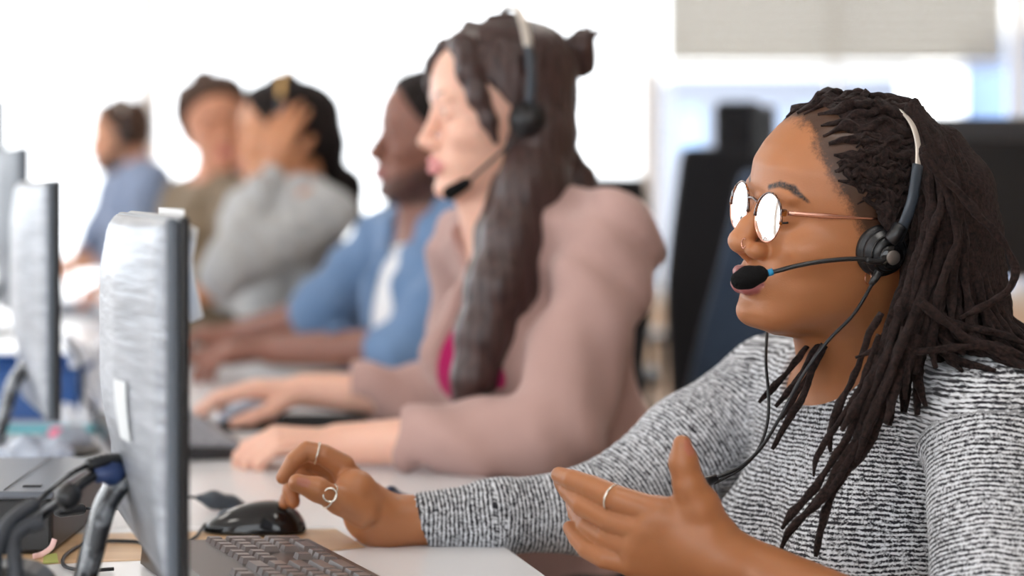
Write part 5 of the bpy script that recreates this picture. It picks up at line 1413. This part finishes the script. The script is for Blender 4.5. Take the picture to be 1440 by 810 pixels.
def keyboard(origin, ax_long, label, keymat, bodymat):
    """origin: sitter-side corner at the left end; ax_long: direction of the length"""
    rz = math.atan2(ax_long[1], ax_long[0])
    r = empty('keyboard', (origin[0], origin[1], DESK), rz, label, 'keyboard')
    Wk, Dk = .452, .158
    b = MB(); prof = [(-.004, .001), (-.002, .012), (.0, .0155), (Dk, .0235), (Dk + .006, .020), (Dk + .008, .002)]
    v_ = [(x, y, z) for x in (0, Wk) for y, z in prof]; n = len(prof)
    b.add(v_, [list(range(n))[::-1], [n + i for i in range(n)]] + [[i, (i+1) % n, n + (i+1) % n, n + i] for i in range(n)]).build('case', bodymat, r, False)
    cache = {}; sl = math.atan2(.008, Dk)
    for (x, y, w_, h_) in kb_layout():
        kk = (round(w_, 4), round(h_, 4))
        if kk not in cache:
            o = keycap(w_, h_).build('key', keymat, r, False); cache[kk] = o
        else:
            o = cache[kk].copy(); COL.objects.link(o); o.parent = r
        o.location = (x, y, .0155 + y * .008 / Dk); o.rotation_euler = (sl, 0, 0)
    for x in (.05, Wk - .05): MB().box((x, Dk - .01, .002), (.03, .008, .004)).build('foot', M_kside, r, False)
    return r
kc = on_z(434, 755.5, .757); kn = on_z(541, 811, .757); kd = unit(kc - kn)
keyboard(kc - kd * .452, kd, 'dark brown-black keyboard on the white desk beside the nearest monitor', M_key, M_kb)
k2 = on_z(352, 628, .757); keyboard(k2, unit(V(-.28, .96, 0)), 'black keyboard with grey keys in front of the woman in the dusty pink cardigan', mat('key_grey_mat', srgb(150, 152, 160), .4), M_kside)
k3 = on_z(150, 436, .757); keyboard(k3, unit(V(-.25, .97, 0)), 'grey keyboard far down the row, below the hands of the bearded man', mat('key_pale_mat', srgb(120, 128, 146), .5), mat('case_pale_mat', srgb(110, 116, 128), .5))
# ------------------------------------------------------------------ mice and the cable pod
def mouse(c, hd, L_m, label, m, cable=None, hgt=.036):
    r = empty('computer_mouse', (c[0], c[1], DESK), hd, label, 'mouse')
    s = SDF()
    def fn(p):
        x = p[:, 0] / (L_m/2); zt = hgt * (1 - .55 * ((x + 1) / 2) ** 2.4 - .18 * np.clip(-x - .45, 0, 1) ** 1.5) 
        q = p / np.stack([np.full(len(p), L_m/2), .031 * (1 - .10*x), np.maximum(zt, .004)], 1)
        return (np.abs(q[:, 0]) ** 2.5 + np.abs(q[:, 1]) ** 2.5 + np.abs(q[:, 2]) ** 2.3 - 1) * .012
    s.custom(fn, (0, 0, .01), L_m/2 + .005, 0); s.box((0, 0, -.05), (.2, .2, .052), .0005, 0, 's')
    v, f = s.mesh('shell', .0014); link_mesh('shell', mesh_np('shell', v, f), m, r, False)
    s2 = MB().lathe([(.0001, -.003), (.0085, -.0028), (.0095, 0), (.0085, .0028), (.0001, .003)], (L_m*.28, 0, hgt*.42), (0, 1, 0), 20).build('scroll_wheel', M_mdark, r, False)
    if cable: MB().tube(spline(cable, 8), .0018, 8).build('cord', M_cable, r)
    return r
mc = V((357-720)/3080*2.27, 2.275, 0)
mouse(mc, math.pi - .12, .108, 'glossy black mouse on the white desk behind the nearest keyboard', M_blkg, [V(mc[0]-.052, mc[1]+.006, DESK+.008), on_z(272, 757, DESK+.003), on_z(240, 765, DESK+.003), on_z(200, 740, DESK+.003)])
pod = empty('cable_remote', (-.315, 2.43, DESK), label='small dark pod on a cord lying on the desk behind the black mouse', cat='cable remote')
s = SDF(); s.path([P(280, 700, 2.42), P(300, 703, 2.42), P(326, 709, 2.43), P(350, 714, 2.44)], [.004, .0095, .0090, .0030], .006); v, f = s.mesh('remote_body', .0016); link_mesh('remote_body', mesh_np('remote_body', v, f), M_slate, pod)
MB().tube(spline([P(281, 700, 2.42), P(262, 699, 2.42), P(230, 702, 2.43), on_z(180, 722, DESK+.002)], 6), .0016, 8).build('cord', M_cable, pod)
mouse(V(-.405, 3.36, 0), math.pi - .1, .10, 'pale grey mouse under the fingers of the woman in the dusty pink cardigan', mat('mouse_grey_mat', srgb(170, 178, 196), .3))
o = MB().prism([(-.44, 3.22), (-.17, 3.22), (-.17, 3.44), (-.44, 3.44)], DESK, DESK + .004, .001).build('mouse_pad', M_foam); tag(o, 'black mouse pad under the far hand of the woman in pink', 'mouse pad')
# ------------------------------------------------------------------ box, notes and clutter on the left
bx = empty('printer', (-.60, 2.27, DESK), label='small black box-shaped printer with a flat grey lid on the desk at the left', cat='printer')
MB().box((-.598, 2.27, DESK + .0285), (.300, .27, .053), None, .004).build('case', mat('printer_case_mat', srgb(26, 27, 30), .45), bx)
MB().box((-.598, 2.27, DESK + .0585), (.304, .274, .008), None, .003).build('lid', mat('printer_lid_mat', srgb(96, 102, 112), .35), bx)
MB().box((-.60, 2.1345, DESK + .045), (.16, .004, .006), None, .001).build('slot', M_mdark, bx)
MB().box((-.475, 2.17, DESK + .063), (.018, .010, .003), None, .001).build('button', M_mblk, bx)
MB().tube([V(-.495, 2.135, DESK+.064), V(-.505, 2.405, DESK+.064)], .0006, 6).build('lid_seam', M_mblk, bx)
bm_ = MB().box(P(2, 850, 1.72) + V(0, 0, -.01), (.085, .10, .085), None, .03, 5).build('power_adapter', M_blk); 
bm_.data.transform(Matrix.Identity(4)); tag(bm_, 'dark rounded plastic box below the grey cables in the lower left corner', 'power adapter')
o = MB().prism([tuple(on_z(x, y, DESK)[:2]) for x, y in ((60, 795), (82, 793), (80, 781), (62, 783))], DESK + .0012, DESK + .0022).build('sticky_note', mat('note_green_mat', srgb(170, 176, 96), .7)); tag(o, 'small yellow-green sticky note at the foot of the small printer', 'note')
o = MB().tube(spline([on_z(46, 783, DESK+.004), on_z(60, 779, DESK+.006), P(72, 770, 2.10), P(77, 758, 2.10)], 5), .0028, 8, True, .2).build('paper_strip', mat('note_pink_mat', srgb(230, 190, 186), .7)); tag(o, 'pale pink paper strip curling up beside the small printer', 'paper')
# things by the foot of the second monitor
M_clear = NT('clear_plastic_mat'); M_clear.b.inputs['Base Color'].default_value = srgb(214, 224, 240); M_clear.b.inputs['Roughness'].default_value = .15; M_clear.b.inputs['Transmission Weight'].default_value = .45; M_clear = M_clear.m
def blob(name, c, r_, m, label, cat, seed=0, am=.25):
    rs = np.random.default_rng(seed); ph = rs.random(6) * 6; s = SDF(); c = np.asarray(c, float); s.ell(c, r_, 0)
    s.disp = lambda p: min(r_) * am * np.sin((p[:, 0] - c[0]) * 150 + ph[0]) * np.sin((p[:, 1] - c[1]) * 120 + ph[1]) + min(r_) * am * .7 * np.sin((p[:, 2] - c[2]) * 170 + ph[2])
    s.box(V(c[0], c[1], DESK - .1), (.3, .3, .1 + .0005), .0004, 0, 's')
    v, f = s.mesh(name, .0026); o = link_mesh(name, mesh_np(name, v, f), m); return tag(o, label, cat)
blob('plastic_wrapper', on_z(48, 634, DESK + .022), (.052, .03, .016), M_clear, 'crumpled clear plastic wrapper on the foot of the second monitor', 'wrapper', 1)
blob('plastic_wrapper', on_z(104, 622, DESK + .012), (.02, .02, .03), M_clear, 'upright crumpled plastic wrapper right of the second monitor foot', 'wrapper', 2)
blob('eraser', on_z(84, 612, DESK + .008), (.016, .014, .013), mat('pink_mat', srgb(240, 130, 160), .6), 'pink eraser beside the second monitor foot', 'eraser', 3, .1)
blob('eraser', on_z(113, 612, DESK + .010), (.009, .01, .014), mat('pink2_mat', srgb(236, 110, 140), .6), 'small deeper pink eraser standing right of the plastic wrappers', 'eraser', 4, .1)
o = MB().box(on_z(58, 603, DESK + .004), (.16, .05, .006), None, .001).build('folder', mat('teal_mat', srgb(70, 176, 190), .5)); tag(o, 'flat teal folder behind the foot of the second monitor', 'folder')
bb = empty('storage_box', (-.83, 3.55, DESK), label='open blue plastic storage box behind the second monitor stand', cat='box')
M_bl = mat('blue_box_mat', srgb(6, 74, 142), .35)
Xc, Yc, wx, wy, hz = -.80, 3.52, .26, .30, .07
MB().box((Xc, Yc, DESK + .004), (wx, wy, .006)).build('box_floor', M_bl, bb)
for (dx, dy, sx, sy) in ((-wx/2, 0, .005, wy), (wx/2, 0, .005, wy), (0, -wy/2, wx, .005), (0, wy/2, wx, .005)):
    MB().box((Xc + dx, Yc + dy, DESK + .007 + hz/2), (sx, sy, hz)).build('box_wall', M_bl, bb)
MB().tube([(Xc-wx/2, Yc-wy/2, DESK+hz+.006), (Xc+wx/2, Yc-wy/2, DESK+hz+.006), (Xc+wx/2, Yc+wy/2, DESK+hz+.006), (Xc-wx/2, Yc+wy/2, DESK+hz+.006), (Xc-wx/2, Yc-wy/2, DESK+hz+.006)], .005, 8).build('box_rim', M_bl, bb)
M_wcab = mat('white_cable_mat', srgb(226, 230, 238), .5)
for i in range(5):
    rs = np.random.default_rng(60 + i); x0 = 98 + i * 11
    pts = [P(x0 + rs.normal(0, 4), 470 + rs.uniform(0, 20), 3.45 + .03 * i), P(x0 + rs.normal(4, 6), 510, 3.45 + .02 * i), P(x0 + rs.normal(8, 8), 545, 3.42), on_z(x0 + rs.normal(6, 8), 588, DESK + .006), on_z(x0 + 20, 585, DESK + .006)]
    o = MB().tube(spline(pts, 8), .0065 if i % 2 else .009, 10).build('white_cable', M_wcab); tag(o, 'white cable hanging down in the loose bundle between the two silver monitors', 'cable', 'white cables between the silver monitors')
o = MB().tube(spline([P(95, 480, 3.3), P(112, 510, 3.3), P(118, 560, 3.3), on_z(140, 580, DESK + .004), on_z(160, 590, DESK + .004)], 8), .003, 8).build('cable', M_cable); tag(o, 'dark cable crossing the white cable bundle between the silver monitors', 'cable')
o = MB().box((-.44, 3.60, DESK + .008), (.10, .16, .012), np.array([[.96, .28, 0], [-.28, .96, 0], [0, 0, 1]]).T, .001).build('paper_stack', M_paper); tag(o, 'small stack of white paper behind the pale grey mouse', 'paper')
o = MB().box((-.27, 3.05, DESK + .0012), (.21, .16, .0016), np.array([[.96, .28, 0], [-.28, .96, 0], [0, 0, 1]]).T).build('paper_sheet', M_paper); tag(o, 'white paper sheet between the two forearms of the woman in pink', 'paper')
cp = empty('cup', (-.77, 5.75, DESK), label='red cup with a white rounded lid on the desk behind the nearest monitor', cat='cup')
MB().lathe([(.0001, 0), (.030, 0), (.040, .05), (.042, .055), (.0001, .055)], (-.77, 5.75, DESK), UP, 28).build('cup_body', mat('red_mat', srgb(170, 20, 40), .4), cp)
MB().lathe([(.036, .055), (.040, .075), (.030, .10), (.0001, .108)], (-.77, 5.75, DESK), UP, 28).build('cup_lid', mat('lid_mat', srgb(232, 214, 216), .5), cp)
# dark cord behind the wrist of the far hand
o = MB().tube(spline([on_z(530, 700, DESK+.003), P(545, 690, 2.36), P(552, 688, 2.34), on_z(566, 698, DESK+.004), on_z(600, 706, DESK+.004)], 6), .0035, 8).build('cord', mat('navy_cord_mat', srgb(40, 52, 78), .6)); tag(o, 'short navy cord on the desk behind the wrist of the nearest woman', 'cord')
# ------------------------------------------------------------------ right side of the room
office_chair(.575, 5.2, math.radians(88), 'black high-backed office chair with a headrest behind the nearest woman', M_chairb, back_top=1.19, head=True, w=.44)
office_chair(.58, 4.15, math.radians(84), 'slate blue office chair turned away beside the black high-backed chair', M_chairs, back_top=1.13, w=.44, arms=False, taper=.3)
office_chair(.20, 6.6, math.radians(95), 'black office chair far behind the shoulder of the woman in pink', M_chairb, back_top=1.13, w=.40)
# black monitor on a beech desk
def desk_simple(x0, x1, y0, y1, z, label):
    r = empty('desk', ((x0+x1)/2, (y0+y1)/2, 0), label=label, cat='desk')
    MB().box(((x0+x1)/2, (y0+y1)/2, z - .0125), (x1-x0, y1-y0, .025), None, .002).build('desk_top', M_wood, r)
    for x in (x0+.06, x1-.06):
        for y in (y0+.06, y1-.06): MB().box((x, y, (z-.025)/2), (.05, .05, z-.025), None, .003).build('desk_leg', M_steel, r)
desk_simple(1.0, 2.6, 4.0, 4.75, .74, 'beech desk carrying the big black monitor at the right edge')
r = empty('monitor', (1.16, 4.25, DESK), label='big black monitor at the right edge behind the dreadlocks', cat='monitor')
xa, xb = (1296-720)/3080*4.2, (1296-720)/3080*4.2 + .62
MB().box(((xa+xb)/2, 4.2, (.925+1.232)/2), (xb-xa, .03, 1.232-.925), None, .006).build('back_cover', M_mblk, r)
MB().box(((xa+xb)/2, 4.215, (.93+1.227)/2), (xb-xa-.02, .006, .29)).build('screen', M_screen, r)
MB().box(((xa+xb)/2, 4.18, 1.205), (xb-xa-.01, .02, .045), None, .006).build('top_ridge', mat('ridge_mat', srgb(50, 50, 53), .5), r)
MB().box(((xa+xb)/2, 4.2, .85), (.07, .03, .2), None, .006).build('stand_neck', M_mblk, r)
MB().lathe([(.0001, 0), (.09, 0), (.09, .006), (.03, .015), (.0001, .015)], ((xa+xb)/2, 4.22, DESK), UP, 32).build('stand_base', M_mblk, r)
